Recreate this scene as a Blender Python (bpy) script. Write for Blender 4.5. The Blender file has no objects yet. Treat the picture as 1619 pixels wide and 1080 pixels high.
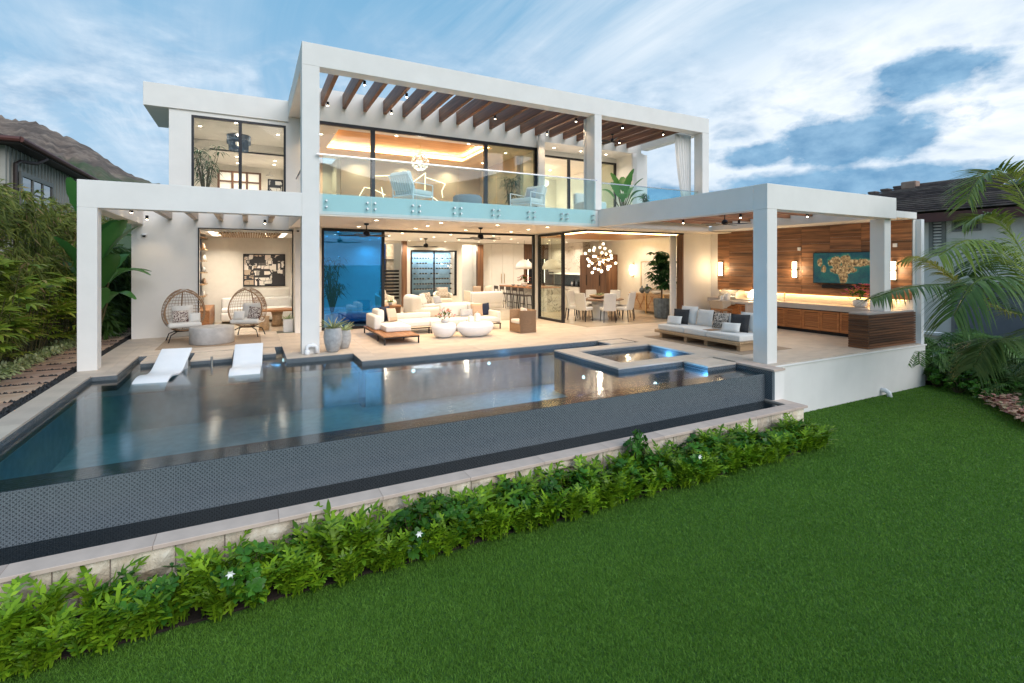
import bpy, math, random
import numpy as np
from mathutils import Vector, Matrix
R = math.radians
random.seed(7); rng = np.random.default_rng(7)
sc = bpy.context.scene; col = sc.collection

# ---------------------------------------------------------------- camera
cd = bpy.data.cameras.new('camera'); cam = bpy.data.objects.new('camera', cd); col.objects.link(cam)
cam.location = (0, 0, 2.0); cam.rotation_euler = (R(90), 0, R(-27.59))
cd.sensor_width = 36; cd.lens = 17.552; cd.shift_y = -0.0754; cd.clip_start = .05; cd.clip_end = 3000
sc.camera = cam

# ---------------------------------------------------------------- exposure
vs = sc.view_settings
vs.view_transform = 'Standard'; vs.look = 'None'; vs.gamma = 1; vs.exposure = 0.72; vs.use_curve_mapping = False
cy = sc.cycles
cy.use_denoising = True; cy.denoiser = 'OPENIMAGEDENOISE'
cy.max_bounces = 8; cy.diffuse_bounces = 3; cy.glossy_bounces = 4; cy.transmission_bounces = 6; cy.transparent_max_bounces = 12
cy.caustics_reflective = False; cy.caustics_refractive = False
cy.sample_clamp_indirect = 6; cy.use_light_tree = True

# ---------------------------------------------------------------- node helper
class NG:
    def __init__(s, tree): s.t = tree; s.N = tree.nodes; s.L = tree.links
    def n(s, typ, **kw):
        x = s.N.new(typ)
        for k, v in kw.items(): setattr(x, k, v)
        return x
    def put(s, sock, v):
        if isinstance(v, bpy.types.NodeSocket): s.L.new(v, sock)
        elif v is not None:
            try: sock.default_value = v
            except Exception: sock.default_value = (*v, 1)
    def m(s, op, a, b=None, c=None, clamp=False):
        x = s.n('ShaderNodeMath', operation=op, use_clamp=clamp); s.put(x.inputs[0], a)
        if b is not None: s.put(x.inputs[1], b)
        if c is not None: s.put(x.inputs[2], c)
        return x.outputs[0]
    def mix(s, f, a, b, blend='MIX'):
        x = s.n('ShaderNodeMix', data_type='RGBA', blend_type=blend)
        s.put(x.inputs[0], f); s.put(x.inputs[6], a); s.put(x.inputs[7], b); return x.outputs[2]
    def ramp(s, f, stops):
        x = s.n('ShaderNodeValToRGB'); e = x.color_ramp.elements
        while len(e) < len(stops): e.new(.5)
        for i, (p, c) in enumerate(stops): e[i].position = p; e[i].color = (*c, 1) if len(c) == 3 else c
        s.L.new(f, x.inputs[0]); return x.outputs[0]
    def lin(s, f, a, b, c=0., d=1.):
        x = s.n('ShaderNodeMapRange'); x.inputs[1].default_value = a; x.inputs[2].default_value = b
        x.inputs[3].default_value = c; x.inputs[4].default_value = d; s.put(x.inputs[0], f); return x.outputs[0]
    def noise(s, vec, scale, detail=4, rough=.55, dist=0):
        x = s.n('ShaderNodeTexNoise'); s.put(x.inputs['Vector'], vec); x.inputs['Scale'].default_value = scale
        x.inputs['Detail'].default_value = detail; x.inputs['Roughness'].default_value = rough; x.inputs['Distortion'].default_value = dist
        return x.outputs[0]
    def map(s, vec, scale=(1, 1, 1), rot=(0, 0, 0), loc=(0, 0, 0)):
        x = s.n('ShaderNodeMapping'); s.put(x.inputs[0], vec); x.inputs['Scale'].default_value = scale
        x.inputs['Rotation'].default_value = rot; x.inputs['Location'].default_value = loc; return x.outputs[0]
    def xyz(s, vec):
        x = s.n('ShaderNodeSeparateXYZ'); s.L.new(vec, x.inputs[0]); return x.outputs
    def comb(s, a, b, c=0.):
        x = s.n('ShaderNodeCombineXYZ'); s.put(x.inputs[0], a); s.put(x.inputs[1], b); s.put(x.inputs[2], c); return x.outputs[0]

# ---------------------------------------------------------------- sky
W = bpy.data.worlds.new('World'); sc.world = W; W.use_nodes = True
g = NG(W.node_tree); bg = g.N['Background']
tc = g.n('ShaderNodeTexCoord').outputs['Generated']
X_, Y_, Z_ = g.xyz(tc)
az = g.m('MULTIPLY', g.m('ARCTAN2', X_, Y_), 57.2958)
el = g.m('MULTIPLY', g.m('ARCSINE', Z_), 57.2958)
BLOBS = [(67, 16.2, 6.2, 2.6), (62.5, 11.6, 8.6, 3.4), (53.5, 11.2, 4.6, 1.7), (60, 7.6, 15, 2.2), (46, 7.0, 9, 2.2), (150, 13, 40, 5), (-100, 12, 50, 5)]
sky = g.n('ShaderNodeTexSky', sky_type='NISHITA'); sky.sun_disc = False
SUN_EL, SUN_AZ = 34, 163
sky.sun_elevation = R(SUN_EL); sky.sun_rotation = R(SUN_AZ); sky.air_density = 1.1; sky.dust_density = .5; sky.ozone_density = 2.2
zc = g.m('ADD', g.m('MAXIMUM', Z_, 0), .10)
pu = g.m('DIVIDE', X_, zc); pv = g.m('DIVIDE', Y_, zc)
flat = g.comb(pu, pv, 0)
ang = g.comb(g.m('MULTIPLY', az, .1), g.m('MULTIPLY', el, .17))
base = g.mix(1, sky.outputs[0], (.075, .075, .075), 'MULTIPLY')
grad = g.ramp(g.lin(el, 0, 60), [(0, (.42, .55, .70)), (.2, (.34, .54, .73)), (.45, (.21, .46, .69)), (1, (.18, .40, .63))])
base = g.mix(.8, base, grad)
# brighter, whiter sky towards the right where the sun went down
warp = g.m('MULTIPLY', g.m('SUBTRACT', g.noise(ang, 1.1, 6, .6), .5), 14)
glow = g.m('MULTIPLY', g.lin(g.m('ABSOLUTE', g.m('SUBTRACT', g.m('ADD', az, warp), 70)), 42, 8), g.lin(g.m('ABSOLUTE', g.m('SUBTRACT', g.m('ADD', el, g.m('MULTIPLY', warp, .6)), 14)), 16, 4))
base = g.mix(g.m('MULTIPLY', glow, .95, clamp=True), base, (.82, .87, .93))
# thin cirrus, drawn out in feathery streaks
wisp = g.noise(g.map(flat, (1.9, .55, 1), (0, 0, R(52)), (4.7, 2.4, 0)), .55, 9, .62, 1.3)
patch = g.noise(g.map(flat, (1, 1, 1), (0, 0, 0), (2.2, 6.3, 0)), .30, 4, .55, .4)
wisp = g.m('MULTIPLY', g.lin(wisp, .42, .70), g.lin(patch, .38, .62))
wisp = g.m('MULTIPLY', wisp, g.lin(el, 6, 13), clamp=True)
base = g.mix(g.m('MULTIPLY', wisp, .95), base, (.93, .95, .97))
# soft broken grey-blue cloud, thicker low on the sky
soft = g.noise(g.map(ang, (1, 1, 1), (0, 0, R(-12)), (3.1, 7.7, 0)), 1.15, 8, .56, .6)
m1 = g.m('MULTIPLY', g.lin(soft, .44, .60), g.lin(el, 26, 13), clamp=True)
cold = g.mix(g.lin(g.noise(g.map(ang, (1, 1.4, 1), (0, 0, 0), (1.2, 4, 0)), 2.4, 8, .6), .34, .66), (.29, .44, .61), (.72, .80, .88))
base = g.mix(g.m('MULTIPLY', m1, .85), base, cold)
# darker cumulus banks
wob = g.noise(ang, 2.0, 8, .6)
wob = g.m('MULTIPLY', g.m('SUBTRACT', wob, .5), 1.5)
blob = None
for (a0, e0, ra, re) in BLOBS:
    dx = g.m('DIVIDE', g.m('SUBTRACT', az, a0), ra); dy = g.m('DIVIDE', g.m('SUBTRACT', el, e0), re)
    d = g.m('SUBTRACT', 1.0, g.m('SQRT', g.m('ADD', g.m('MULTIPLY', dx, dx), g.m('MULTIPLY', dy, dy))))
    blob = d if blob is None else g.m('MAXIMUM', blob, d)
bm_ = g.lin(g.m('ADD', blob, wob), .10, .42)
dk = g.mix(g.lin(g.noise(g.map(ang, (1, 1, 1), (0, 0, 0), (8, 3, 0)), 3., 8, .6), .35, .65), (.09, .26, .46), (.22, .42, .62))
base = g.mix(g.m('MULTIPLY', bm_, .9), base, dk)
# pale band right at the horizon
base = g.mix(g.m('MULTIPLY', g.lin(el, 5, 0), .6), base, (.60, .66, .74))
base = g.mix(g.lin(el, 0, -3), base, (.16, .19, .2))
g.L.new(base, bg.inputs[0]); bg.inputs[1].default_value = .74

sd = bpy.data.lights.new('sun', 'SUN'); sd.energy = 1.5; sd.angle = R(50); sd.color = (1, .96, .93)
sun = bpy.data.objects.new('sun', sd); col.objects.link(sun)
sun.rotation_euler = (R(90 - SUN_EL), 0, R(180 - SUN_AZ + 0))   # light comes from behind and left of the camera

# ---------------------------------------------------------------- materials
MATS = {}
def newmat(name):
    m = bpy.data.materials.new(name); m.use_nodes = True; MATS[name] = m
    g = NG(m.node_tree); return m, g, g.N['Principled BSDF']
def mat(name, c, rough=.5, metal=0, var=.12, vs=6, bump=.0, bs=60, coat=0, sheen=0, emis=None, es=0, rnd=0, c2=None, spec=None):
    m, g, b = newmat(name)
    tc = g.n('ShaderNodeTexCoord').outputs['Object']
    c2 = c2 or tuple(x * (1 - var * 2) for x in c)
    cc = g.mix(g.lin(g.noise(tc, vs, 5), .3, .7), c, c2) if var or c2 else c
    if rnd:
        oi = g.n('ShaderNodeObjectInfo').outputs['Random']
        h = g.n('ShaderNodeHueSaturation'); g.put(h.inputs['Value'], g.lin(oi, 0, 1, 1 - rnd, 1 + rnd)); g.put(h.inputs['Hue'], g.lin(oi, 0, 1, .5 - rnd * .05, .5 + rnd * .05))
        g.put(h.inputs['Color'], cc); cc = h.outputs[0]
    g.put(b.inputs['Base Color'], cc); b.inputs['Roughness'].default_value = rough; b.inputs['Metallic'].default_value = metal
    if coat: b.inputs['Coat Weight'].default_value = coat; b.inputs['Coat Roughness'].default_value = .1
    if sheen: b.inputs['Sheen Weight'].default_value = sheen
    if spec is not None: b.inputs['Specular IOR Level'].default_value = spec
    if emis: b.inputs['Emission Color'].default_value = (*emis, 1); b.inputs['Emission Strength'].default_value = es
    if bump:
        bn = g.n('ShaderNodeBump'); bn.inputs['Strength'].default_value = bump; bn.inputs['Distance'].default_value = .02
        g.put(bn.inputs['Height'], g.noise(tc, bs, 6, .65)); g.L.new(bn.outputs[0], b.inputs['Normal'])
    return m
def wood(name, c1, c2, axis=0, scale=1., rough=.45, contrast=(.35, .65), rnd=.15, fine=1.):
    """grain runs along the given object axis"""
    m, g, b = newmat(name)
    tc = g.n('ShaderNodeTexCoord').outputs['Object']; oi = g.n('ShaderNodeObjectInfo').outputs['Random']
    sc_ = [14 * scale] * 3; sc_[axis] = .55 * scale
    off = g.comb(g.m('MULTIPLY', oi, 37.), g.m('MULTIPLY', oi, 91.), g.m('MULTIPLY', oi, 53.))
    vm = g.n('ShaderNodeVectorMath', operation='ADD'); g.L.new(g.map(tc, sc_), vm.inputs[0]); g.L.new(off, vm.inputs[1])
    a = g.noise(vm.outputs[0], 1., 3, .5, .6)
    vm2 = g.n('ShaderNodeVectorMath', operation='MULTIPLY'); g.L.new(vm.outputs[0], vm2.inputs[0]); vm2.inputs[1].default_value = (5, 5, 5)
    f = g.noise(vm2.outputs[0], 1., 3, .6)
    k = g.m('ADD', g.m('MULTIPLY', a, .75), g.m('MULTIPLY', f, .25 * fine))
    cc = g.mix(g.lin(k, *contrast), c1, c2)
    h = g.n('ShaderNodeHueSaturation'); g.put(h.inputs['Value'], g.lin(oi, 0, 1, 1 - rnd, 1 + rnd)); g.put(h.inputs['Color'], cc)
    g.L.new(h.outputs[0], b.inputs['Base Color']); g.put(b.inputs['Roughness'], g.lin(f, .3, .7, rough - .08, rough + .1))
    bn = g.n('ShaderNodeBump'); bn.inputs['Strength'].default_value = .25; bn.inputs['Distance'].default_value = .004
    g.L.new(k, bn.inputs['Height']); g.L.new(bn.outputs[0], b.inputs['Normal'])
    return m
def glow_mat(name, c, s):
    m, g, b = newmat(name)
    b.inputs['Base Color'].default_value = (.9, .88, .85, 1); b.inputs['Emission Color'].default_value = (*c, 1); b.inputs['Emission Strength'].default_value = s
    return m
def glass(name, tint, refl=1., rough=.0, ior=1.45, coat=(1, 1, 1)):
    m, g, b = newmat(name); g.N.remove(b); out = g.N['Material Output']
    tr = g.n('ShaderNodeBsdfTransparent'); tr.inputs[0].default_value = (*tint, 1)
    gl = g.n('ShaderNodeBsdfGlossy'); gl.inputs['Roughness'].default_value = rough; gl.inputs['Color'].default_value = (*coat, 1)
    fr = g.n('ShaderNodeFresnel'); fr.inputs[0].default_value = ior
    mx = g.n('ShaderNodeMixShader'); bf = g.n('ShaderNodeNewGeometry').outputs['Backfacing']
    g.L.new(g.m('MULTIPLY', g.m('MULTIPLY', fr.outputs[0], refl, clamp=True), g.m('SUBTRACT', 1., bf)), mx.inputs[0])
    g.L.new(tr.outputs[0], mx.inputs[1]); g.L.new(gl.outputs[0], mx.inputs[2]); g.L.new(mx.outputs[0], out.inputs[0])
    return m

WARM = (1., .72, .42); WARM2 = (1., .88, .71)
mat('stucco', (.83, .795, .755), .85, var=.03, vs=2.2, bump=.12, bs=170, spec=.2)
mat('interior_white', (.86, .84, .80), .7, var=.02)
mat('interior_cream', (.83, .79, .72), .7, var=.03)
mat('porch_ceiling', (.78, .70, .60), .8, var=.03)
mat('interior_floor', (.62, .52, .40), .16, var=.08, vs=2)
mat('black_metal', (.018, .018, .022), .4, .6, var=0)
mat('dark_frame', (.022, .022, .026), .35, .5, var=0)
mat('steel', (.62, .62, .62), .25, 1, var=.05)
mat('brushed_steel', (.55, .52, .48), .32, 1, var=.1, vs=40)
mat('brass', (.75, .52, .24), .3, 1, var=.05)
mat('white_fabric', (.72, .70, .67), .95, var=.04, vs=30, bump=.15, bs=260, sheen=.2)
mat('cream_fabric', (.72, .64, .52), .95, var=.05, vs=20, bump=.2, bs=200)
mat('navy_fabric', (.018, .030, .075), .9, var=.3, vs=120, bump=.2, bs=260)
mat('beige_fabric', (.55, .46, .39), .95, var=.06, vs=60, bump=.2, bs=260)
mat('tan_fabric', (.50, .36, .26), .95, var=.06, vs=60, bump=.2, bs=260)
mat('grey_fabric', (.30, .30, .32), .95, var=.1, vs=60, bump=.2, bs=200)
mat('black_woven', (.012, .012, .014), .95, var=.0, c2=(.06, .06, .065), vs=150, bump=.4, bs=260)
mat('curtain', (.86, .83, .80), .9, var=.02, sheen=.2)
mat('white_plastic', (.82, .82, .83), .35, var=.02)
mat('white_ceramic', (.80, .78, .75), .3, var=.03)
mat('pot_stone', (.45, .46, .47), .85, var=.16, vs=14, bump=.35, bs=60)
mat('blue_pot', (.20, .25, .29), .6, var=.25, vs=9, bump=.2, bs=40)
mat('concrete', (.52, .50, .49), .8, var=.14, vs=5, bump=.15, bs=50)
mat('rattan', (.36, .22, .125), .7, var=.2, vs=40)
mat('rope', (.52, .42, .32), .9, var=.1, vs=60)
wood('rafter_wood', (.095, .036, .016), (.26, .105, .047), 1, 1.2)
wood('rafter_wood_x', (.12, .046, .02), (.32, .13, .058), 0, 1.2)
wood('rafter_pale', (.30, .25, .215), (.40, .34, .29), 1, 1.2, rnd=.05)
wood('teak', (.26, .105, .035), (.42, .19, .07), 1, 1.6)
wood('teak_x', (.24, .10, .035), (.40, .18, .07), 0, 1.6)
wood('pale_oak', (.34, .22, .12), (.50, .34, .20), 1, 1.6)
wood('pale_oak_x', (.34, .22, .12), (.50, .34, .20), 0, 1.6)
wood('walnut', (.075, .035, .018), (.19, .09, .045), 2, 1.4)
wood('walnut_x', (.10, .05, .026), (.22, .11, .055), 0, 1.4)
wood('ceiling_wood', (.36, .15, .05), (.54, .26, .10), 0, 1.0)
wood('louvre_wood', (.40, .135, .04), (.58, .24, .08), 1, 1.6, rnd=.08)
wood('slat_wood', (.060, .024, .012), (.21, .085, .035), 0, .9, contrast=(.38, .62))
wood('slat_wood_y', (.060, .024, .012), (.21, .085, .035), 1, .9, contrast=(.38, .62))
wood('panel_wood', (.040, .018, .010), (.36, .165, .072), 1, .95, contrast=(.36, .68), rnd=.22, fine=1.4)
mat('travertine', (.62, .515, .42), .55, var=.10, vs=2.5, bump=.06, bs=30, rnd=.05)
mat('cap_stone', (.62, .48, .40), .7, var=.12, vs=3, bump=.12, bs=40, rnd=.06)
mat('block_stone', (.76, .68, .55), .95, c2=(.50, .38, .26), vs=6, bump=1., bs=22, rnd=.13)
mat('mortar', (.40, .34, .29), .95, var=.1)
mat('path_stone', (.34, .20, .13), .8, c2=(.46, .33, .25), vs=4, bump=.3, bs=30, rnd=.18)
mat('pebble_black', (.018, .018, .020), .5, var=.3, vs=9)
mat('soil', (.035, .022, .015), .95, var=.3, vs=9, bump=.6, bs=30)
mat('basin', (.34, .57, .62), .7, var=.12, vs=7)
mat('shelf_plaster', (.36, .40, .42), .7, var=.12, vs=9)
mat('counter', (.50, .45, .42), .35, var=.06, vs=6)
mat('marble_black', (.03, .03, .035), .15, var=.2)
mat('dark_tile', (.14, .20, .25), .3, var=.2, vs=9)
glass('clear_glass', (.96, .97, .965), 1., 0, 1.4)
glass('rail_glass', (.84, .965, .98), 1.2, 0, 1.45)
glass('sky_tint_glass', (.10, .46, .86), 6., .01, 1.5, (.30, .62, 1.))  # blue sky reflection is put into the pane tint and gloss colour
glass('smoke_glass', (.84, .87, .80), 1.2, 0, 1.45)
glow_mat('lamp_disc', (1, .84, .58), 14)
mat('wine_back', (.32, .50, .62), .5, var=.2, vs=3)
mat('fringe', (.10, .17, .27), .4, var=.2)
glow_mat('strip_warm', (1, .68, .30), 9)
glow_mat('strip_white', (1, .76, .42), 2.0)
glow_mat('globe', (1, .84, .58), 2.2)
glow_mat('sconce_glow', (1, .80, .48), 8)
glow_mat('pool_lamp', (.75, .93, 1), 1.6)
glow_mat('strip_amber', (1, .58, .18), 2.5)
glow_mat('ceiling_strip', (1, .90, .74), 1.3)
mat('lounge_panel', (.58, .47, .40), .7, var=.05, vs=1.5)
glow_mat('backsplash_glow', (1, .70, .26), 1.1)

def mosaic(name, ax):
    """small woven mosaic with dark dots; ax = the two object axes of the face"""
    m, g, b = newmat(name)
    tc = g.xyz(g.n('ShaderNodeTexCoord').outputs['Object'])
    uv = g.comb(tc[ax[0]], tc[ax[1]])
    br = g.n('ShaderNodeTexBrick'); g.L.new(g.map(uv, (1, 1, 1), (0, 0, R(45))), br.inputs['Vector'])
    br.inputs['Color1'].default_value = (.042, .058, .074, 1); br.inputs['Color2'].default_value = (.085, .108, .127, 1); br.inputs['Mortar'].default_value = (.34, .365, .38, 1)
    br.inputs['Scale'].default_value = 46; br.inputs['Mortar Size'].default_value = .055; br.inputs['Mortar Smooth'].default_value = .3
    br.inputs['Brick Width'].default_value = 1.; br.inputs['Row Height'].default_value = .5; br.offset = .5
    vo = g.n('ShaderNodeTexVoronoi'); g.L.new(g.map(uv, (46, 46, 46), (0, 0, R(45)), (0, .25, 0)), vo.inputs['Vector']); vo.inputs['Scale'].default_value = .7072; vo.inputs['Randomness'].default_value = 0.
    dot = g.lin(vo.outputs['Distance'], .20, .27, 1, 0)
    cc = g.mix(dot, br.outputs[0], (.018, .024, .032))
    cc = g.mix(g.lin(g.noise(uv, 1.6, 5), .35, .7, 0, .3), cc, (.13, .15, .16))
    g.L.new(cc, b.inputs['Base Color']); b.inputs['Roughness'].default_value = .22
    bn = g.n('ShaderNodeBump'); bn.inputs['Strength'].default_value = .5; bn.inputs['Distance'].default_value = .003
    g.L.new(br.outputs['Fac'], bn.inputs['Height']); bn.invert = True; g.L.new(bn.outputs[0], b.inputs['Normal'])
mosaic('mosaic_xz', (0, 2)); mosaic('mosaic_yz', (1, 2)); mosaic('mosaic_xy', (0, 1))

def water(name, tint, bumpy):
    m, g, b = newmat(name); g.N.remove(b); out = g.N['Material Output']
    tc = g.n('ShaderNodeTexCoord').outputs['Object']
    tr = g.n('ShaderNodeBsdfTransparent'); tr.inputs[0].default_value = (*tint, 1)
    gl = g.n('ShaderNodeBsdfGlossy'); gl.inputs['Roughness'].default_value = .11
    fr = g.n('ShaderNodeFresnel'); fr.inputs[0].default_value = 1.5
    bn = g.n('ShaderNodeBump'); bn.inputs['Strength'].default_value = bumpy; bn.inputs['Distance'].default_value = .01
    g.put(bn.inputs['Height'], g.noise(g.map(tc, (1, 1.6, 1)), 3.2, 3, .5, .3))
    g.L.new(bn.outputs[0], gl.inputs['Normal']); g.L.new(bn.outputs[0], fr.inputs['Normal'])
    mx = g.n('ShaderNodeMixShader'); g.L.new(g.m('MULTIPLY', fr.outputs[0], 1.3, clamp=True), mx.inputs[0])
    g.L.new(tr.outputs[0], mx.inputs[1]); g.L.new(gl.outputs[0], mx.inputs[2]); g.L.new(mx.outputs[0], out.inputs[0])
water('water', (.68, .90, .93), .18); water('trough_water', (.50, .64, .72), .05)

def leafmat(name, c1, c2, rough=.45, rnd=.25, tr=.25, tip=None):
    m, g, b = newmat(name); out = g.N['Material Output']
    tc = g.n('ShaderNodeTexCoord').outputs['Object']; oi = g.n('ShaderNodeObjectInfo').outputs['Random']
    ge = g.n('ShaderNodeNewGeometry'); ri = ge.outputs['Random Per Island']
    k = g.m('ADD', g.m('MULTIPLY', ri, .6), g.m('MULTIPLY', g.noise(tc, 2.2, 3), .5))
    cc = g.mix(g.lin(k, .2, .85), c1, c2)
    if tip: cc = g.mix(g.lin(ri, .86, .97), cc, tip)
    h = g.n('ShaderNodeHueSaturation'); g.put(h.inputs['Value'], g.lin(oi, 0, 1, 1 - rnd, 1 + rnd)); g.put(h.inputs['Color'], cc)
    g.L.new(h.outputs[0], b.inputs['Base Color']); b.inputs['Roughness'].default_value = rough; b.inputs['Specular IOR Level'].default_value = .28
    t = g.n('ShaderNodeBsdfTranslucent'); g.L.new(h.outputs[0], t.inputs[0])
    mx = g.n('ShaderNodeMixShader'); mx.inputs[0].default_value = tr
    g.L.new(b.outputs[0], mx.inputs[1]); g.L.new(t.outputs[0], mx.inputs[2]); g.L.new(mx.outputs[0], out.inputs[0])
leafmat('fern_leaf', (.045, .13, .006), (.25, .40, .018), .38, tr=.18)
leafmat('shrub_leaf', (.02, .085, .008), (.075, .21, .02), .3)
leafmat('bamboo_leaf', (.10, .15, .02), (.32, .35, .07), .5, tip=(.42, .27, .15))
leafmat('rhapis_leaf', (.13, .24, .02), (.38, .46, .06), .4, tip=(.42, .33, .1))
leafmat('big_leaf', (.045, .16, .035), (.09, .25, .06), .32, tr=.35)
leafmat('dark_palm', (.04, .10, .02), (.10, .19, .04), .4)
leafmat('coco_leaf', (.09, .16, .018), (.27, .34, .06), .35)
leafmat('coco_dark', (.04, .09, .018), (.13, .20, .05), .35)
leafmat('coco_yellow', (.24, .26, .03), (.52, .46, .09), .4)
leafmat('variegated', (.40, .50, .18), (.70, .72, .44), .45)
leafmat('pink_leaf', (.78, .30, .32), (.60, .55, .34), .5)
leafmat('grass', (.072, .18, .016), (.155, .315, .036), .6, rnd=0, tr=.2)
leafmat('indoor_leaf', (.012, .055, .02), (.03, .10, .035), .4)
leafmat('agave_leaf', (.22, .34, .16), (.55, .58, .36), .45)
mat('lawn_soil', (.055, .14, .014), .95, var=.18, vs=14, bump=.4, bs=60)
mat('stem', (.10, .085, .03), .7, var=.2)
mat('bark', (.16, .12, .085), .9, var=.3, vs=9, bump=.6, bs=14)
mat('petal_white', (.85, .85, .82), .6, var=0)
mat('petal_pink', (.80, .20, .28), .6, var=.3, vs=30)
mat('petal_orange', (.85, .36, .12), .6, var=.3, vs=30)

# ---------------------------------------------------------------- mesh builder
class MB:
    def __init__(s): s.v = []; s.f = []; s.M = Matrix.Identity(4)
    def add(s, vs, fs):
        o = len(s.v); s.v += [tuple(s.M @ Vector(p)) for p in vs]; s.f += [tuple(i + o for i in f) for f in fs]; return s
    def at(s, loc=(0, 0, 0), rz=0, rx=0, ry=0): s.M = Matrix.Translation(loc) @ Matrix.Rotation(R(rz), 4, 'Z') @ Matrix.Rotation(R(ry), 4, 'Y') @ Matrix.Rotation(R(rx), 4, 'X'); return s
    def box(s, x0, x1, y0, y1, z0, z1):
        return s.add([(x, y, z) for z in (z0, z1) for y in (y0, y1) for x in (x0, x1)], [(0, 2, 3, 1), (4, 5, 7, 6), (0, 1, 5, 4), (2, 6, 7, 3), (0, 4, 6, 2), (1, 3, 7, 5)])
    def rbox(s, c, size, r=.03, n=5):
        hx, hy, hz = [q / 2 for q in size]; r = min(r, hx, hy, hz) * .999
        vs = []; fs = []; idx = {}
        def key(p):
            k = tuple(round(q, 5) for q in p)
            if k not in idx: idx[k] = len(vs); vs.append(p)
            return idx[k]
        def co(h):
            out = [-h]
            for i in range(1, n): out.append(-h + r * (1 - math.cos(math.pi / 2 * i / (n - 1))) if i < n - 1 else -h + r)
            return out + [-q for q in out[::-1]]
        C = [co(h) for h in (hx, hy, hz)]; H = (hx, hy, hz); N = 2 * n
        def pt(ax, sgn, i, j):
            a, b = [(1, 2), (2, 0), (0, 1)][ax]; p = [0, 0, 0]; p[ax] = sgn * H[ax]; p[a] = C[a][i]; p[b] = C[b][j]
            q = [max(-H[k] + r, min(H[k] - r, p[k])) for k in range(3)]; d = Vector([p[k] - q[k] for k in range(3)])
            if d.length > 1e-9: d = d.normalized() * r
            return (q[0] + d[0] + c[0], q[1] + d[1] + c[1], q[2] + d[2] + c[2])
        for ax in range(3):
            for sg in (-1, 1):
                for i in range(N - 1):
                    for j in range(N - 1):
                        q = [key(pt(ax, sg, *ij)) for ij in ((i, j), (i + 1, j), (i + 1, j + 1), (i, j + 1))]
                        if sg < 0: q = q[::-1]
                        if len(set(q)) == 4: fs.append(tuple(q))
                        elif len(set(q)) == 3: fs.append(tuple(dict.fromkeys(q)))
        return s.add(vs, fs)
    def tube(s, pts, r, n=8, cap=True):
        pts = [Vector(p) for p in pts]; rs = r if isinstance(r, (list, tuple)) else [r] * len(pts)
        closed = (pts[0] - pts[-1]).length < 1e-6 and len(pts) > 3
        if closed: pts = pts[:-1]; rs = rs[:len(pts)]
        vs = []; fs = []; K = len(pts); up = None
        for i, p in enumerate(pts):
            a = pts[(i - 1) % K] if (closed or i) else p; b = pts[(i + 1) % K] if (closed or i < K - 1) else p
            t = (b - a).normalized()
            if up is None: up = Vector((0, 0, 1)) if abs(t.z) < .9 else Vector((1, 0, 0))
            u = t.cross(up).normalized(); w = u.cross(t); up = w
            vs += [tuple(p + (u * math.cos(2 * math.pi * k / n) + w * math.sin(2 * math.pi * k / n)) * rs[i]) for k in range(n)]
        for i in range(K if closed else K - 1):
            for k in range(n):
                i2 = (i + 1) % K; fs.append((i * n + k, i * n + (k + 1) % n, i2 * n + (k + 1) % n, i2 * n + k))
        if cap and not closed: fs += [tuple(range(n))[::-1], tuple((K - 1) * n + k for k in range(n))]
        return s.add(vs, fs)
    def lathe(s, prof, c=(0, 0, 0), n=24, sx=1, sy=1, flute=0):
        vs = []; fs = []
        for (r, z) in prof:
            for k in range(n):
                a = 2 * math.pi * k / n; q = r * (1 - flute * (k % 2)); vs.append((c[0] + q * math.cos(a) * sx, c[1] + q * math.sin(a) * sy, c[2] + z))
        for i in range(len(prof) - 1):
            for k in range(n): fs.append((i * n + k, i * n + (k + 1) % n, (i + 1) * n + (k + 1) % n, (i + 1) * n + k))
        if prof[0][0] > 1e-4: fs.append(tuple(range(n))[::-1])
        if prof[-1][0] > 1e-4: fs.append(tuple((len(prof) - 1) * n + k for k in range(n)))
        return s.add(vs, fs)
    def ball(s, c, r, n=12, sz=1): return s.lathe([(max(1e-5, r * math.sin(math.pi * i / (n // 2 + 1))), -r * sz * math.cos(math.pi * i / (n // 2 + 1))) for i in range(n // 2 + 2)], c, n)
    def pillow(s, w, h, t, n=9):
        """in the xz plane, thickness along y, standing on z = 0"""
        vs = []; fs = []
        for sg in (-1, 1):
            for j in range(n):
                for i in range(n):
                    u = i / (n - 1) * 2 - 1; v = j / (n - 1) * 2 - 1
                    th = t / 2 * (max(0, 1 - u ** 4) ** .5 * max(0, 1 - v ** 4) ** .5) ** .9
                    k = 1 - .05 * (1 - v * v) * abs(u) ** 3; l = 1 - .05 * (1 - u * u) * abs(v) ** 3
                    vs.append((u * w / 2 * k, sg * th, h / 2 + v * h / 2 * l))
        N = n * n
        for j in range(n - 1):
            for i in range(n - 1):
                a = j * n + i; fs.append((a, a + 1, a + n + 1, a + n)); fs.append((N + a, N + a + n, N + a + n + 1, N + a + 1))
        return s.add(vs, fs)
    def build(s, name, m, parent=None, smooth=False, bevel=0, loc=None, rz=0):
        me = bpy.data.meshes.new(name); me.from_pydata(s.v, [], s.f)
        if m: me.materials.append(MATS[m])
        if smooth: me.polygons.foreach_set('use_smooth', [True] * len(me.polygons))
        me.update()
        o = bpy.data.objects.new(name, me); col.objects.link(o)
        if parent: o.parent = parent
        if loc: o.location = loc
        if rz: o.rotation_euler.z = R(rz)
        if bevel:
            b = o.modifiers.new('b', 'BEVEL'); b.width = bevel; b.segments = 2; b.limit_method = 'ANGLE'; b.angle_limit = R(40)
        return o
def tag(o, label, cat, group=None):
    o['label'] = label; o['category'] = cat
    if group: o['group'] = group
    return o
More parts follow.
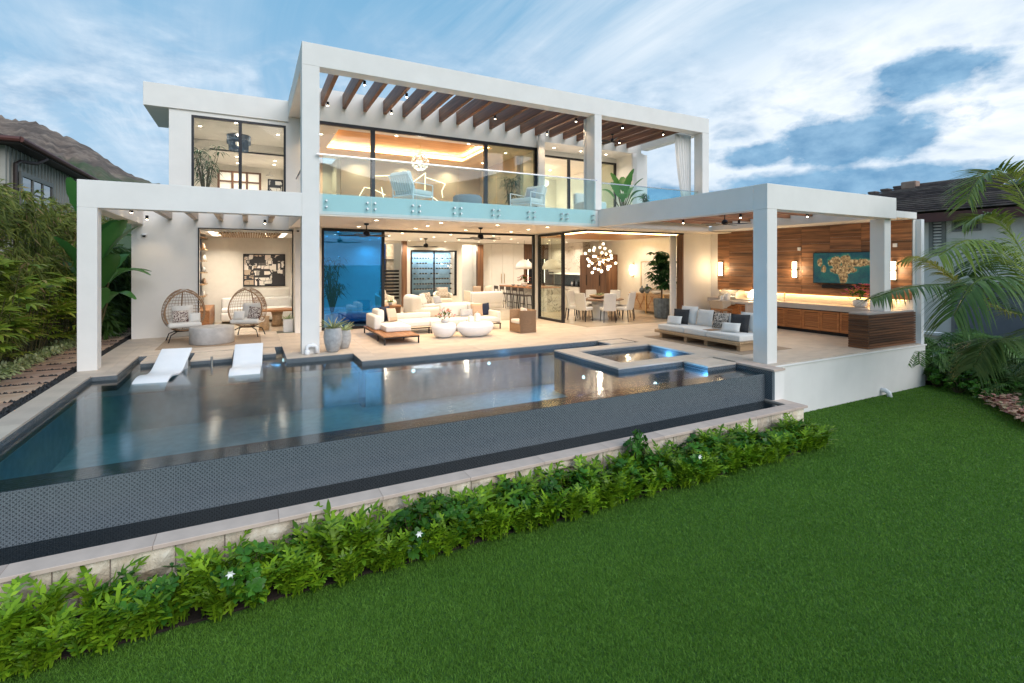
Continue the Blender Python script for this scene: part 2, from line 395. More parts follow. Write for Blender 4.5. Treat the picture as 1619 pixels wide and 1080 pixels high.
def thing(name, label, cat, loc=(0, 0, 0), rz=0, group=None):
    o = bpy.data.objects.new(name, None); col.objects.link(o); o.location = loc; o.rotation_euler.z = R(rz); o.empty_display_size = .1
    return tag(o, label, cat, group)
def box(name, m, b, parent=None, bevel=0):
    """a box mesh whose own origin is the middle of its base"""
    cx, cy_, cz = (b[0] + b[1]) / 2, (b[2] + b[3]) / 2, b[4]
    return MB().box(b[0] - cx, b[1] - cx, b[2] - cy_, b[3] - cy_, 0, b[5] - cz).build(name, m, parent, bevel=bevel, loc=(cx, cy_, cz))
def inst(src, parent, loc, rz=0, scale=1, name=None):
    """another object with the same mesh"""
    o = src.copy(); col.objects.link(o); o.parent = parent; o.location = loc; o.rotation_euler = (0, 0, R(rz)); o.scale = (scale,) * 3
    if name: o.name = name
    return o
def dup(root, loc, rz=0, label=None, scale=1):
    r = root.copy(); col.objects.link(r); r.location = loc; r.rotation_euler = (0, 0, R(rz)); r.scale = (scale,) * 3
    if label: r['label'] = label
    for ch in list(root.children):
        c = ch.copy(); col.objects.link(c); c.parent = r
        for gch in list(ch.children):
            d = gch.copy(); col.objects.link(d); d.parent = c
    return r
def struct(o): o['kind'] = 'structure'; return o
def stuff(o): o['kind'] = 'stuff'; return o
def lamp(kind, loc, energy, parent, color=WARM2, size=.1, size_y=None, rot=(0, 0, 0), spread=None, blend=.6, angle=130):
    l = bpy.data.lights.new('lamp_light', kind); l.energy = energy; l.color = color
    if kind == 'AREA':
        l.size = size
        if size_y: l.shape = 'RECTANGLE'; l.size_y = size_y
        else: l.shape = 'DISK'
        if spread: l.spread = R(spread)
    elif kind == 'SPOT': l.spot_size = R(angle); l.spot_blend = blend; l.shadow_soft_size = size
    else: l.shadow_soft_size = size
    o = bpy.data.objects.new('lamp_light', l); col.objects.link(o); o.parent = parent; o.location = loc; o.rotation_euler = rot
    return o
# ================================================================ HOUSE
house = thing('modern_house', 'large white two-storey modern house with open glass walls behind the pool', 'house')
def hp(name, m, *bs, bevel=0, parent=None):
    mb = MB()
    cx, cy_, cz = (bs[0][0] + bs[0][1]) / 2, (bs[0][2] + bs[0][3]) / 2, bs[0][4]
    for b in bs: mb.box(b[0] - cx, b[1] - cx, b[2] - cy_, b[3] - cy_, b[4] - cz, b[5] - cz)
    return mb.build(name, m, parent or house, bevel=bevel, loc=(cx, cy_, cz))
S = 'stucco'
# upper portal frame
hp('column', S, (1.0, 1.37, 12, 12.36, -.02, 6.46), bevel=.008)
hp('beam', S, (1.0, 13.86, 12, 12.36, 6.46, 6.97), bevel=.008)
hp('column', S, (9.04, 9.30, 12, 12.42, 3.62, 6.458), bevel=.008)
hp('column', S, (13.55, 13.86, 12, 12.36, 3.62, 6.458), bevel=.008)
hp('beam', S, (1.0, 1.37, 12.36, 16.5, 6.46, 6.97), bevel=.008)
hp('beam', S, (13.55, 13.86, 12.36, 15.0, 6.46, 6.97), bevel=.008)
# left pergola
hp('column', S, (-2.88, -2.58, 12, 12.3, -.02, 3.07), bevel=.008)
hp('beam', S, (-2.88, 1.0, 12, 12.3, 3.07, 3.59), bevel=.008)
hp('beam', S, (-2.88, -2.57, 12.3, 16.5, 3.07, 3.588), bevel=.008)
hp('beam', S, (1.0, 1.37, 12.36, 16.45, 3.07, 3.588), bevel=.008)
# pavilion
hp('beam', S, (9.17, 14.06, 6.5, 6.82, 3.12, 3.63), bevel=.008)
hp('beam', S, (9.17, 9.48, 6.82, 12.0, 3.12, 3.628), bevel=.008)
hp('column', S, (9.17, 9.48, 6.5, 6.82, -.02, 3.118), bevel=.008)
hp('column', S, (13.77, 14.06, 6.62, 6.95, .843, 3.118), bevel=.008)
hp('beam', S, (14.0, 14.4, 6.95, 12.0, 3.15, 3.62), bevel=.008)
hp('roof_edge', S, (14.42, 15.04, 6.5, 12.9, 3.155, 3.32), (14.06, 14.42, 6.5, 6.82, 3.155, 3.32), bevel=.005)
hp('beam', S, (14.0, 14.4, 12.0, 12.9, 3.62, 3.63))
# balcony slab with its soffit as porch ceiling
hp('balcony_slab', S, (1.37, 13.86, 12.0, 16.0, 3.14, 3.60), bevel=.006)
hp('porch_ceiling', 'porch_ceiling', (1.372, 9.165, 12.0, 15.9, 3.10, 3.137), (9.165, 15.0, 12.0, 12.98, 3.10, 3.137))
# walls, lower floor
hp('wall', S, (-2.83, -1.29, 16.5, 16.7, 0, 3.6), (-1.29, 1.13, 16.5, 16.7, 3.0, 3.6), (-2.83, -2.63, 16.7, 25, 0, 3.6))
hp('wall', S, (1.13, 1.85, 15.72, 16.7, 0, 3.09))
hp('wall', S, (13.57, 13.93, 12.9, 13.1, 0, 3.095), (13.93, 15.5, 12.9, 13.1, 0, 3.14))
hp('wall', S, (9.28, 9.42, 15.9, 16.05, 0, 3.095))
hp('wall', S, (15.0, 15.2, 6.56, 12.9, -.9, 3.15))
hp('wall_end', 'white_plastic', (15.12, 15.27, 6.44, 6.56, -.3, 3.15))
# upper walls
hp('wall', S, (1.37, 8.86, 15.0, 15.2, 6.06, 6.97), (8.86, 13.55, 15.0, 15.2, 6.30, 6.97))
hp('recess_ceiling', S, (8.86, 13.86, 15.2, 16.07, 6.30, 6.4))
hp('wall', S, (8.9, 13.3, 16.07, 16.25, 6.12, 6.30), (8.86, 9.0, 15.0, 16.07, 3.6, 6.3), (13.2, 13.86, 15.2, 24, 3.6, 6.3), (13.2, 13.86, 15.0, 15.2, 3.6, 6.3))
hp('wall', S, (-2.0, -1.48, 16.5, 16.7, 3.6, 6.29), (.93, 1.37, 16.5, 16.7, 3.6, 6.46), (-1.48, .93, 16.5, 16.7, 6.18, 6.29), (-1.48, .93, 16.5, 16.7, 3.6, 3.66), (-2.0, -1.8, 16.7, 24, 3.6, 6.29), bevel=.004)
hp('roof_edge', S, (-2.57, 1.0, 16.45, 18.95, 6.29, 6.92), bevel=.008)
hp('wall', S, (.93, 1.0, 16.46, 16.5, 6.29, 6.92))
hp('roof', S, (1.0, 13.86, 15.2, 24, 6.9, 6.97), (-2.0, 1.0, 18.95, 24, 6.85, 6.92))
hp('wall', S, (-2.83, 15.4, 25.0, 25.2, 0, 6.97))
hp('roof_terrace', S, (-2.8, 1.37, 16.7, 24, 3.3, 3.6))
# interior shell
hp('floor', 'interior_floor', (1.3, 9.44, 15.9, 25, -.05, .002), (9.44, 15.2, 12.92, 25, -.05, .002), (-2.6, 1.3, 16.5, 25, -.05, .002))
hp('ceiling', 'interior_white', (1.3, 9.44, 16.05, 25, 3.10, 3.3), (9.44, 15.2, 12.98, 25, 3.10, 3.3))
hp('upper_floor', 'interior_floor', (1.37, 13.2, 16.0, 24, 3.5, 3.602))
hp('den_ceiling', 'interior_white', (-2.6, 1.3, 16.7, 20.5, 2.96, 3.28))
hp('den_wall', 'interior_cream', (-1.62, -1.5, 16.72, 20.0, 0, 2.955), (-1.5, 1.3, 20.0, 20.15, 0, 2.955))
hp('partition', 'interior_cream', (1.3, 1.45, 16.72, 24.9, 0, 3.095))
hp('back_wall', 'interior_cream', (1.45, 5.3, 23.3, 23.45, 0, 3.095), (6.3, 6.72, 23.3, 23.45, 0, 3.095), (9.05, 9.35, 23.3, 23.45, 0, 3.095), (6.72, 9.05, 23.3, 23.45, 2.68, 3.095), (6.72, 9.05, 23.3, 23.45, 0, .45), (5.3, 6.3, 23.3, 23.45, 3.0, 3.095), (9.35, 10.45, 23.3, 23.45, 2.98, 3.095))
hp('wood_post', 'walnut', (6.28, 6.50, 23.1, 23.3, 0, 3.09))
hp('wood_panel', 'walnut', (10.12, 10.44, 23.1, 23.3, 0, 3.0))
hp('right_wall', 'interior_cream', (15.0, 15.2, 13.1, 25, 0, 3.095))
hp('hall_wall', 'interior_white', (9.2, 10.5, 24.6, 24.7, 0, 3.09)); hp('stair_wall', 'interior_white', (5.0, 6.6, 24.9, 24.95, 0, 3.09))
# upper rooms: lounge with a tray ceiling
hp('lounge_ceiling', 'interior_cream', (1.4, 8.86, 15.2, 15.5, 6.0, 6.06), (1.4, 2.3, 15.5, 19.9, 6.0, 6.06), (7.35, 8.86, 15.5, 19.9, 6.0, 6.06), (2.3, 7.35, 18.3, 19.9, 6.0, 6.06))
hp('tray_ceiling', 'ceiling_wood', (2.1, 7.55, 15.3, 18.5, 6.22, 6.26))
hp('tray_side', 'interior_cream', (2.1, 7.55, 18.5, 18.52, 6.06, 6.22), (7.55, 7.57, 15.3, 18.5, 6.06, 6.22), (2.08, 2.1, 15.3, 18.5, 6.06, 6.22))
for b in [(2.28, 7.37, 18.33, 18.36, 6.075, 6.11), (7.37, 7.40, 15.5, 18.33, 6.075, 6.11), (2.25, 2.28, 15.5, 18.33, 6.075, 6.11)]: hp('cove_light', 'strip_warm', b)
lamp('AREA', (4.8, 18.32, 6.12), 40, house, WARM, 5.0, .05, (R(180), 0, 0)); lamp('AREA', (7.36, 16.9, 6.12), 20, house, WARM, .05, 2.8, (R(180), 0, 0))
hp('lounge_wall', 'lounge_panel', (3.0, 8.86, 19.6, 19.8, 3.6, 6.0), (8.7, 8.86, 16.3, 19.6, 3.6, 6.0), (1.4, 1.5, 16.7, 24, 3.6, 6.0))
hp('lounge_wall', 'interior_white', (1.5, 3.0, 21.0, 21.2, 3.6, 6.0), (2.85, 3.0, 19.8, 21.0, 3.6, 6.0))
hp('bedroom_shell', 'interior_cream', (9.0, 13.2, 20.6, 20.8, 3.6, 6.12), (9.0, 13.2, 16.25, 20.8, 6.12, 6.2), (8.88, 9.0, 16.25, 20.8, 3.6, 6.12))
hp('left_room_shell', 'interior_cream', (-1.8, 1.3, 16.7, 19.8, 6.22, 6.28), (-1.8, 1.3, 19.8, 24, 5.9, 5.95), (-1.8, 1.3, 19.8, 19.84, 5.9, 6.22), (-1.8, 1.3, 22.6, 22.7, 3.6, 5.9), (1.25, 1.36, 16.7, 22.7, 3.6, 6.28), (-1.8, -1.25, 19.75, 19.8, 3.6, 6.2))
# glowing crack lines on the lounge wall
def seg_strip(pts, m, nm, y):
    mb = MB()
    for a, b in zip(pts, pts[1:]): mb.tube([(a[0], y, a[1]), (b[0], y, b[1])], .013, 5)
    return mb.build(nm, m, house)
for pl in [[(4.16, 5.72), (4.21, 5.42), (4.92, 5.49), (5.22, 5.25)], [(3.66, 4.60), (3.85, 4.95), (4.15, 4.92), (4.65, 4.71)], [(5.55, 5.13), (6.27, 5.71), (6.25, 4.97), (6.83, 4.58)], [(6.25, 5.54), (7.12, 5.33), (6.97, 5.02), (7.01, 4.75)], [(7.62, 4.75), (7.70, 4.86), (7.94, 4.75)], [(4.5, 5.0), (4.62, 4.4), (5.3, 4.2)]]: seg_strip(pl, 'strip_white', 'wall_light_line', 19.592)
# rafters
r0 = MB().box(-.05, .05, 0, 2.66, 0, .40).build('rafter', 'rafter_wood', house, bevel=.004, loc=(1.80, 12.35, 6.48))
for i in range(1, 20): inst(r0, house, (1.80 + .582 * i, 12.35, 6.48))
r1 = MB().box(-.06, .06, 0, 4.2, 0, .3).build('rafter', 'rafter_pale', house, bevel=.004, loc=(-1.98, 12.3, 3.24))
for x in (-1.37, -.76, -.14, .5): inst(r1, house, (x, 12.3, 3.24))
r2 = MB().box(0, 4.5, -.05, .05, 0, .24).build('rafter', 'rafter_wood_x', house, bevel=.004, loc=(9.49, 7.25, 3.35))
for i in range(1, 8): inst(r2, house, (9.49, 7.25 + .66 * i, 3.35))
# windows and sliding doors -------------------------------------------------
def glazing(name, x0, x1, y, z0, z1, mull=(), gl='clear_glass', fw=.07, axis=0, panes=None, parent=None):
    """a framed window in the plane y (axis 0) or x (axis 1): frame with panes as sub-parts"""
    mb = MB(); d = .05
    def bx(a0, a1, c0, c1, t=d):
        if axis == 0: mb.box(a0, a1, y - t, y + t, c0, c1)
        else: mb.box(y - t, y + t, a0, a1, c0, c1)
    bx(x0, x1, z1 - fw, z1); bx(x0, x1, z0, z0 + fw); bx(x0, x0 + fw, z0 + fw, z1 - fw); bx(x1 - fw, x1, z0 + fw, z1 - fw)
    for m_ in mull: bx(m_ - fw * .7, m_ + fw * .7, z0 + fw, z1 - fw, d * .9)
    fr = mb.build(name, 'dark_frame', house)
    xs = [x0] + list(mull) + [x1]
    for i, (a, b) in enumerate(zip(xs, xs[1:])):
        gm = gl if isinstance(gl, str) else gl[i]
        if gm is None: continue
        q = MB()
        if axis == 0: q.box(a + .03, b - .03, y - .006, y + .006, z0 + .03, z1 - .03)
        else: q.box(y - .006, y + .006, a + .03, b - .03, z0 + .03, z1 - .03)
        q.build('pane', gm, fr)
    return fr
glazing('window', -1.48, .93, 16.56, 3.66, 6.18, (-.28,), 'clear_glass', .06)
glazing('sliding_door', 1.42, 8.83, 15.06, 3.6, 6.06, (3.2, 6.88), ('clear_glass', None, 'smoke_glass'), .09)
glazing('sliding_door', 9.02, 13.2, 16.12, 3.6, 6.12, (10.9, 12.2), (None, None, 'smoke_glass'), .07)
glazing('sliding_door', 1.86, 3.76, 15.98, 0, 3.09, (), 'sky_tint_glass', .085)
glazing('sliding_door', 14.26, 15.92, 9.44, 0, 3.09, (), 'smoke_glass', .085, axis=1)
hp('door_track', 'dark_frame', (3.76, 9.28, 15.93, 16.03, 3.03, 3.098), (9.39, 9.49, 12.88, 14.26, 3.05, 3.098), (9.49, 13.6, 12.86, 12.96, 3.05, 3.098))
hp('door_jamb', 'walnut', (13.5, 13.57, 12.85, 13.1, 0, 3.05)); hp('door_jamb', 'dark_frame', (9.20, 9.28, 15.93, 16.03, 0, 3.03))
hp('door_frame', 'dark_frame', (1.10, 1.135, 16.44, 16.5, 0, 3.0), (-1.32, -1.29, 16.46, 16.5, 0, 3.0), (-1.32, 1.135, 16.46, 16.5, 3.0, 3.03))
# balcony railings: glass panels, handrail and paired bolts
rail = thing('balcony_railing', 'frameless glass balcony railing with steel bolts across the front of the upper floor', 'railing', (0, 11.93, 3.2))
xs = [1.42 + (9.02 - 1.42) * i / 7 for i in range(8)]
for a, b in zip(xs, xs[1:]):
    p = MB().box(-(b - a) / 2 + .006, (b - a) / 2 - .006, -.009, .009, 0, 1.26).build('glass_panel', 'rail_glass', rail, loc=((a + b) / 2, 0, 0))
    for sx in (-1, 1):
        for z_ in (.1, .24):
            o = MB().tube([(0, -.03, 0), (0, .065, 0)], .022, 10).build('bolt', 'steel', p, smooth=False, loc=(sx * ((b - a) / 2 - .09), 0, z_))
MB().box(1.3, 9.06, -.025, .025, 1.262, 1.29).build('handrail', 'steel', rail)
rail2 = thing('balcony_railing', 'glass balcony railing at the right corner beside the large-leaved plant', 'railing', (0, 12.2, 3.6))
for a, b in ((9.32, 10.4), (10.4, 11.45), (11.45, 12.5), (12.5, 13.53)): MB().box(a + .006, b - .006, -.009, .009, .02, .86).build('glass_panel', 'rail_glass', rail2)
MB().box(9.31, 13.54, -.025, .025, .862, .89).build('handrail', 'steel', rail2)
for i, (a, b) in enumerate(((0, 1.3), (1.3, 2.6))): MB().box(1.45, 1.468, a + .2, b + .19, .02, .86).build('glass_panel', 'rail_glass', rail2, loc=(12.2, 0, 0))
rail3 = thing('balcony_railing', 'side railing with slim dark posts left of the tall white portal column', 'railing', (1.18, 12.4, 3.59))
MB().box(-.009, .009, .1, 3.5, .05, .90).build('glass_panel', 'clear_glass', rail3)
MB().box(-.02, .02, .05, .09, 0, .93).box(-.02, .02, .05, 3.5, .90, .93).build('rail_frame', 'dark_frame', rail3)
# recessed lights -----------------------------------------------------------
dl = MB().lathe([(.065, 0), (.065, -.008), (.05, -.008), (.046, .0)], n=14).build('downlight', 'white_plastic', house, loc=(2.76, 12.55, 3.098)); dlens = MB().lathe([(.045, -.009), (.001, -.012)], n=14).build('lens', 'lamp_disc', dl)
first = [True]
def downlight(x, y, z, e, spread=140, color=WARM2):
    if first[0]: o = dl; first[0] = False; o.location = (x, y, z)
    else:
        o = inst(dl, house, (x, y, z)); c = dlens.copy(); col.objects.link(c); c.parent = o
    lamp('AREA', (0, 0, -.016), e, o, color, .088, spread=spread)
for x in (2.76, 4.45, 6.1, 7.74):
    for y in (12.55, 13.7, 14.87):
        if not (x in (2.76, 6.1) and y == 13.7): downlight(x, y, 3.098, 15, color=WARM)
for x in (4.7, 6.5, 8.25, 10.0):
    for y in (17.3, 19.2, 20.9, 22.7):
        downlight(x, y, 3.098, 16)
for x, y in ((2.6, 17.6), (2.6, 20.5), (12, 19.3), (13.8, 20.6), (13.8, 22.4), (12, 22.3), (14.3, 14.2), (14.3, 16.2), (12.6, 17.4), (10.4, 13.4), (10.3, 16.8)): downlight(x, y, 3.098, 16)
for x, y in ((1.9, 16.3), (4.0, 16.0 - .6), (1.9, 18.9), (8.1, 16.0), (8.1, 18.0), (6.4, 15.35), (3.6, 19.2), (5.4, 19.2), (7.2, 19.2), (2.2, 20.3)): downlight(x, y, 5.998, 9, color=WARM)
for x, y in ((9.9, 15.6), (11.1, 15.6), (12.3, 15.6)): downlight(x, y, 6.298, 9)
for x, y in ((10.0, 17.6), (11.6, 18.6), (10.6, 19.6)): downlight(x, y, 6.118, 13)
for x, y in ((-1.38, 17.9), (.77, 17.9), (-.4, 17.0)): downlight(x, y, 6.218, 9)
for x, y in ((-.46, 20.6), (-.46, 21.9), (.8, 20.8), (.8, 21.6)): downlight(x, y, 5.898, 8)
for x, y in ((-.9, 17.4), (.4, 17.4), (-.9, 18.9), (.5, 18.9)): downlight(x, y, 2.958, 22)
# spot heads on the rafters
sp = MB().tube([(0, 0, .05), (0, 0, -.05)], .035, 10).build('spot_head', 'black_metal', house, loc=(0, 0, 0)); splens = MB().ball((0, 0, -.042), .028, 10).build('spot_lens', 'lamp_disc', sp)
def spot(x, y, z, e, tilt=0):
    global sp0
    if not globals().get('sp0'): o = sp; sp0 = True; o.location = (x, y, z)
    else:
        o = inst(sp, house, (x, y, z)); c = splens.copy(); col.objects.link(c); c.parent = o
    o.rotation_euler = (R(tilt), 0, 0)
    lamp('SPOT', (0, 0, -.11), e, o, WARM, .05, angle=110)
for x, y, e in ((1.88, 14.6, 10), (2.46, 12.5, 10), (3.62, 12.9, 10), (3.62, 14.5, 10), (8.86, 12.7, 12), (8.86, 14.4, 12), (10.6, 12.6, 12), (12.35, 12.6, 12), (11.8, 14.2, 12), (6.53, 13.6, 10)): spot(x, y, 6.44, e * 1.7)
for x, y in ((-2.4, 15.9), (-2.4, 14.0), (.35, 15.9), (-.6, 13.0)): spot(x, y, 3.22, 9)
for x, y in ((11.6, 9.0), (11.6, 11.0), (12.9, 8.0), (13.2, 10.3)): spot(x, y, 3.30, 16)
# ================================================================ GROUND, DECK, POOL
def sheet(name, m, x0, x1, y0, y1, z): return struct(MB().add([(x0, y0, z), (x1, y0, z), (x1, y1, z), (x0, y1, z)], [(0, 1, 2, 3)]).build(name, m))
sheet('ground', 'lawn_soil', -1500, 1500, -1500, 1500, -1.16)
sheet('lawn', 'lawn_soil', -12, 17, -6, 6.4, -1.075)
struct(hp('side_yard', 'soil', (-14, -2.89, 6.2, 42, -1.15, -.045)))
bpy.data.objects['side_yard'].parent = None
deck = bpy.data.objects.new('pool_deck', None); col.objects.link(deck); struct(deck)
RECTS = [(-2.88, -2.54, 6.22, 11.43), (-2.88, -2.17, 11.43, 16.5), (-2.17, .67, 13.4, 16.5), (.67, 2.03, 11.62, 15.98), (2.03, 8.87, 10.6, 15.95), (8.87, 9.44, 6.9, 15.9), (9.44, 14.98, 6.9, 12.92), (9.085, 14.98, 6.38, 6.9)]
base_mb = MB(); tilecache = {}
for (x0, x1, y0, y1) in RECTS:
    base_mb.box(x0 + .002, x1 - .002, y0 + .002, y1 - .002, -.3, -.011)
    i0 = math.floor(x0 / 1.2); j0 = math.floor(y0 / .6)
    for i in range(i0, math.ceil(x1 / 1.2)):
        for j in range(j0, math.ceil(y1 / .6)):
            off = 0
            a, b = max(x0, i * 1.2 + off), min(x1, (i + 1) * 1.2 + off); c, d = max(y0, j * .6), min(y1, (j + 1) * .6)
            if b - a < .03 or d - c < .03: continue
            w, h = round(b - a - .003, 3), round(d - c - .003, 3)
            if (w, h) not in tilecache:
                tilecache[(w, h)] = MB().box(-w / 2, w / 2, -h / 2, h / 2, -.03, 0).build('tile', 'travertine', deck, loc=((a + b) / 2, (c + d) / 2, 0))
            else: inst(tilecache[(w, h)], deck, ((a + b) / 2, (c + d) / 2, 0))
base_mb.build('deck_base', 'mortar', deck)
# retaining wall below the pavilion
rw = thing('retaining_wall', 'plain white rendered wall below the pavilion at the edge of the lawn', 'wall', (12.1, 6.4, -1.1))
MB().box(-3.02, 3.06, -.03, .14, 0, 1.04).build('wall', 'stucco', rw); MB().box(-2.96, 3.10, -.05, .12, 1.04, 1.075).build('coping', 'stucco', rw, bevel=.006)
MB().tube([(1.0, -.03, .16), (1.0, -.12, .16), (1.02, -.18, .12), (1.03, -.2, .0)], .055, 10).build('drain_pipe', 'white_plastic', rw, smooth=True)

pool = thing('swimming_pool', 'large infinity pool with blue-grey mosaic tile in front of the house', 'pool')
WZ = -.098
def pw(name, m, *bs): return hp(name, m, *bs, parent=pool)
pw('floor', 'basin', (-2.6, 8.74, 6.6, 10.95, -1.05, -.95), (2.03, 8.74, 10.95, 11.0, -1.05, -.95))
pw('sun_shelf', 'shelf_plaster', (-2.54, 2.05, 10.95, 13.45, -.95, -.30))
pw('wall', 'mosaic_yz', (-2.65, -2.536, 6.23, 11.43, -.95, -.028))
for b in [(-2.536, -2.526, 6.62, 10.95, -.95, -.26), (2.1, 8.80, 10.535, 10.55, -.95, -.26), (-2.526, 2.05, 10.935, 10.95, -.95, -.31), (-2.526, 8.75, 6.62, 6.632, -.95, -.26)]: pw('plaster_face', 'basin', b)
pw('wall', 'mosaic_yz', (-2.25, -2.166, 11.5, 13.4, -.3, -.028)); pw('wall', 'mosaic_xz', (-2.536, -2.166, 11.426, 11.5, -.95, -.028))
pw('wall', 'mosaic_xz', (-2.166, .666, 13.396, 13.5, -.3, -.012)); pw('wall', 'mosaic_yz', (.666, .75, 11.616, 13.396, -.3, -.012))
pw('wall', 'mosaic_xz', (.666, 2.026, 11.55, 11.616, -.95, -.012)); pw('wall', 'mosaic_yz', (2.026, 2.1, 10.596, 11.55, -.95, -.012))
pw('wall', 'mosaic_xz', (2.026, 8.87, 10.55, 10.597, -.95, -.012))
pw('infinity_wall', 'mosaic_xz', (-2.66, 8.75, 6.25, 6.62, -1.12, -.106)); pw('weir_top', 'mosaic_xy', (-2.66, 8.75, 6.252, 6.618, -.106, -.102))
# spa
for nm, m, b in [('spa_wall', 'mosaic_yz', (6.27, 6.67, 7.572, 9.868, -.95, -.03)), ('spa_wall', 'mosaic_xz', (6.272, 8.87, 9.5, 9.87, -.95, -.031)), ('spa_wall', 'mosaic_xz', (6.272, 8.87, 7.57, 7.98, -.95, -.031)), ('spa_wall', 'mosaic_yz', (8.83, 8.87, 7.98, 9.5, -.95, -.03)), ('pool_wall', 'mosaic_yz', (8.75, 8.87, 6.95, 7.57, -.95, -.03)), ('spa_floor', 'shelf_plaster', (6.67, 8.83, 7.98, 9.5, -.95, -.75)),
                 ('spa_coping', 'travertine', (6.27, 6.67, 7.57, 9.87, -.03, 0)), ('spa_coping', 'travertine', (6.672, 8.868, 9.5, 9.87, -.03, 0)), ('spa_coping', 'travertine', (6.672, 8.868, 7.57, 7.98, -.03, 0)), ('spa_coping', 'travertine', (8.81, 8.868, 7.982, 9.498, -.03, 0)), ('wall', 'mosaic_yz', (8.80, 8.87, 9.87, 10.55, -.95, -.012))]: pw(nm, m, b)
def step_block(x0, x1, y0, y1, d=.2):
    o = pw('step_block', 'mosaic_xz', (x0 + .004, x1 - .004, y0 + .004, y1 - .004, -d, -.03)); c = MB().box(-(x1 - x0) / 2, (x1 - x0) / 2, -(y1 - y0) / 2, (y1 - y0) / 2, 0, .032).build('coping', 'travertine', o, bevel=.004, loc=(0, 0, d - .03))
step_block(-2.0, -1.28, 12.5, 13.3); step_block(-1.12, -.36, 12.3, 13.3); step_block(-.2, .5, 12.5, 13.3); step_block(7.92, 8.73, 6.88, 7.5, .5); step_block(8.02, 8.78, 9.97, 10.5, .5)
pw('spur_wall', 'mosaic_yz', (8.752, 8.80, 6.1, 6.95, -1.2, -.028)); pw('spur_wall', 'stucco', (8.80, 9.08, 6.08, 6.95, -1.2, -.03)); pw('spur_cap', 'cap_stone', (8.745, 9.085, 6.06, 6.95, -.03, .004))
# water
def wsheet(name, m, z, *rs):
    mb = MB()
    for (a, b, c, d) in rs: mb.add([(a, c, z), (b, c, z), (b, d, z), (a, d, z)], [(0, 1, 2, 3)])
    return struct(mb.build(name, m))
wsheet('pool_water', 'water', WZ, (-2.536, 8.752, 6.256, 7.57), (-2.536, 6.27, 7.57, 9.87), (-2.536, 8.80, 9.87, 10.55), (-2.536, 2.026, 10.55, 11.43), (-2.166, 2.026, 11.43, 11.55), (-2.166, .666, 11.55, 13.396))
wsheet('spa_water', 'water', -.1, (6.67, 8.83, 7.98, 9.5))
wsheet('trough_water', 'trough_water', -.615, (-2.88, 8.752, 5.7, 6.25))
pw('trough_floor', 'dark_tile', (-2.88, 8.75, 5.7, 6.25, -1.1, -.95)); pw('trough_side', 'dark_tile', (-2.88, 8.75, 5.68, 5.79, -1.0, -.622))
# underwater lamps
pl0 = None
for (x, y, z, rz) in ((4.9, 10.53, -.30, 0), (3.1, 10.53, -.30, 0), (8.2, 9.48, -.3, 0), (7.2, 7.55, -.4, 0), (.64, 12.6, -.2, -90), (.0, 13.37, -.2, 0), (6.9, 10.53, -.35, 0), (6.25, 8.7, -.4, -90)):
    if pl0 is None: o = pl0 = MB().tube([(0, 0, 0), (0, .02, 0)], .038, 14).build('pool_lamp', 'pool_lamp', pool, loc=(x, y, z), rz=rz)
    else: o = inst(pl0, pool, (x, y, z), rz)
    lamp('AREA', (0, -.03, 0), 18 if x > 6 else 4 if x > 2 else 2, o, (.16, .5, 1), .09, rot=(R(-90), 0, 0))
# stone planter wall with capping slabs
sw = thing('stone_wall', 'low rough limestone block wall with smooth pale capping along the lawn', 'wall', (0, 5.62, -1.1))
x = -2.9; k = 0
while x < 9.0:
    L = min(1.05, 9.02 - x)
    MB().box(.001, L - .001, -.04, .2, .478, .52).build('cap_slab', 'cap_stone', sw, bevel=.005, loc=(x, 0, 0)); x += 1.05
MB().box(8.74, 9.02, .2, .75, .478, .52).build('cap_slab', 'cap_stone', sw, bevel=.005)
MB().box(-2.9, 8.99, .03, .06, -.05, .478).box(8.75, 8.98, .06, .75, -.05, .478).build('mortar_bed', 'mortar', sw)
def block(x0, x1, z0, z1):
    nx, nz = 7, 4; vs = []; fs = []
    for j in range(nz):
        for i in range(nx):
            e = (i in (0, nx - 1)) or (j in (0, nz - 1))
            vs.append(((x1 - x0) * i / (nx - 1) + (0 if e else random.uniform(-.01, .01)), (.012 if e else -random.uniform(.0, .045)), (z1 - z0) * j / (nz - 1) + (0 if e else random.uniform(-.01, .01))))
    for j in range(nz - 1):
        for i in range(nx - 1): a = j * nx + i; fs.append((a, a + 1, a + nx + 1, a + nx))
    n0 = len(vs)
    ring = [i for i in range(nx)] + [j * nx + nx - 1 for j in range(1, nz)] + [(nz - 1) * nx + i for i in range(nx - 2, -1, -1)] + [j * nx for j in range(nz - 2, 0, -1)]
    for q in ring: vs.append((vs[q][0], .04, vs[q][2]))
    K = len(ring)
    for a in range(K): fs.append((ring[a], n0 + a, n0 + (a + 1) % K, ring[(a + 1) % K]))
    MB().add(vs, fs).build('stone', 'block_stone', sw, loc=(x0, 0, z0))
for (z0, z1, a, b) in ((.205, .474, .34, .62), (-.04, .195, .25, .5)):
    x = -2.9
    while x < 8.97:
        L = random.uniform(a, b); L = L if x + L < 8.8 else 8.98 - x
        if random.random() < .22 and L > .4 and z0 > .1: zm = z0 + .13; block(x + .006, x + L - .006, z0, zm - .006); block(x + .006, x + L - .006, zm + .006, z1)
        else: block(x + .006, x + L - .006, z0, z1)
        x += L
# planting bed
struct(MB().box(-2.9, 8.75, 5.05, 5.6, -1.2, -1.05).build('planting_bed', 'soil'))
struct(MB().add([(15.2, 6.4, -1.06), (15.6, 5.9, -1.06), (15.2, 5.0, -1.06), (14.2, 4.2, -1.06), (13.6, 3.4, -1.06), (13.6, 2.2, -1.06), (24, 1.0, -1.06), (24, 12, -1.06), (15.25, 12, -1.06)], [tuple(range(9))]).build('garden_bed', 'soil'))
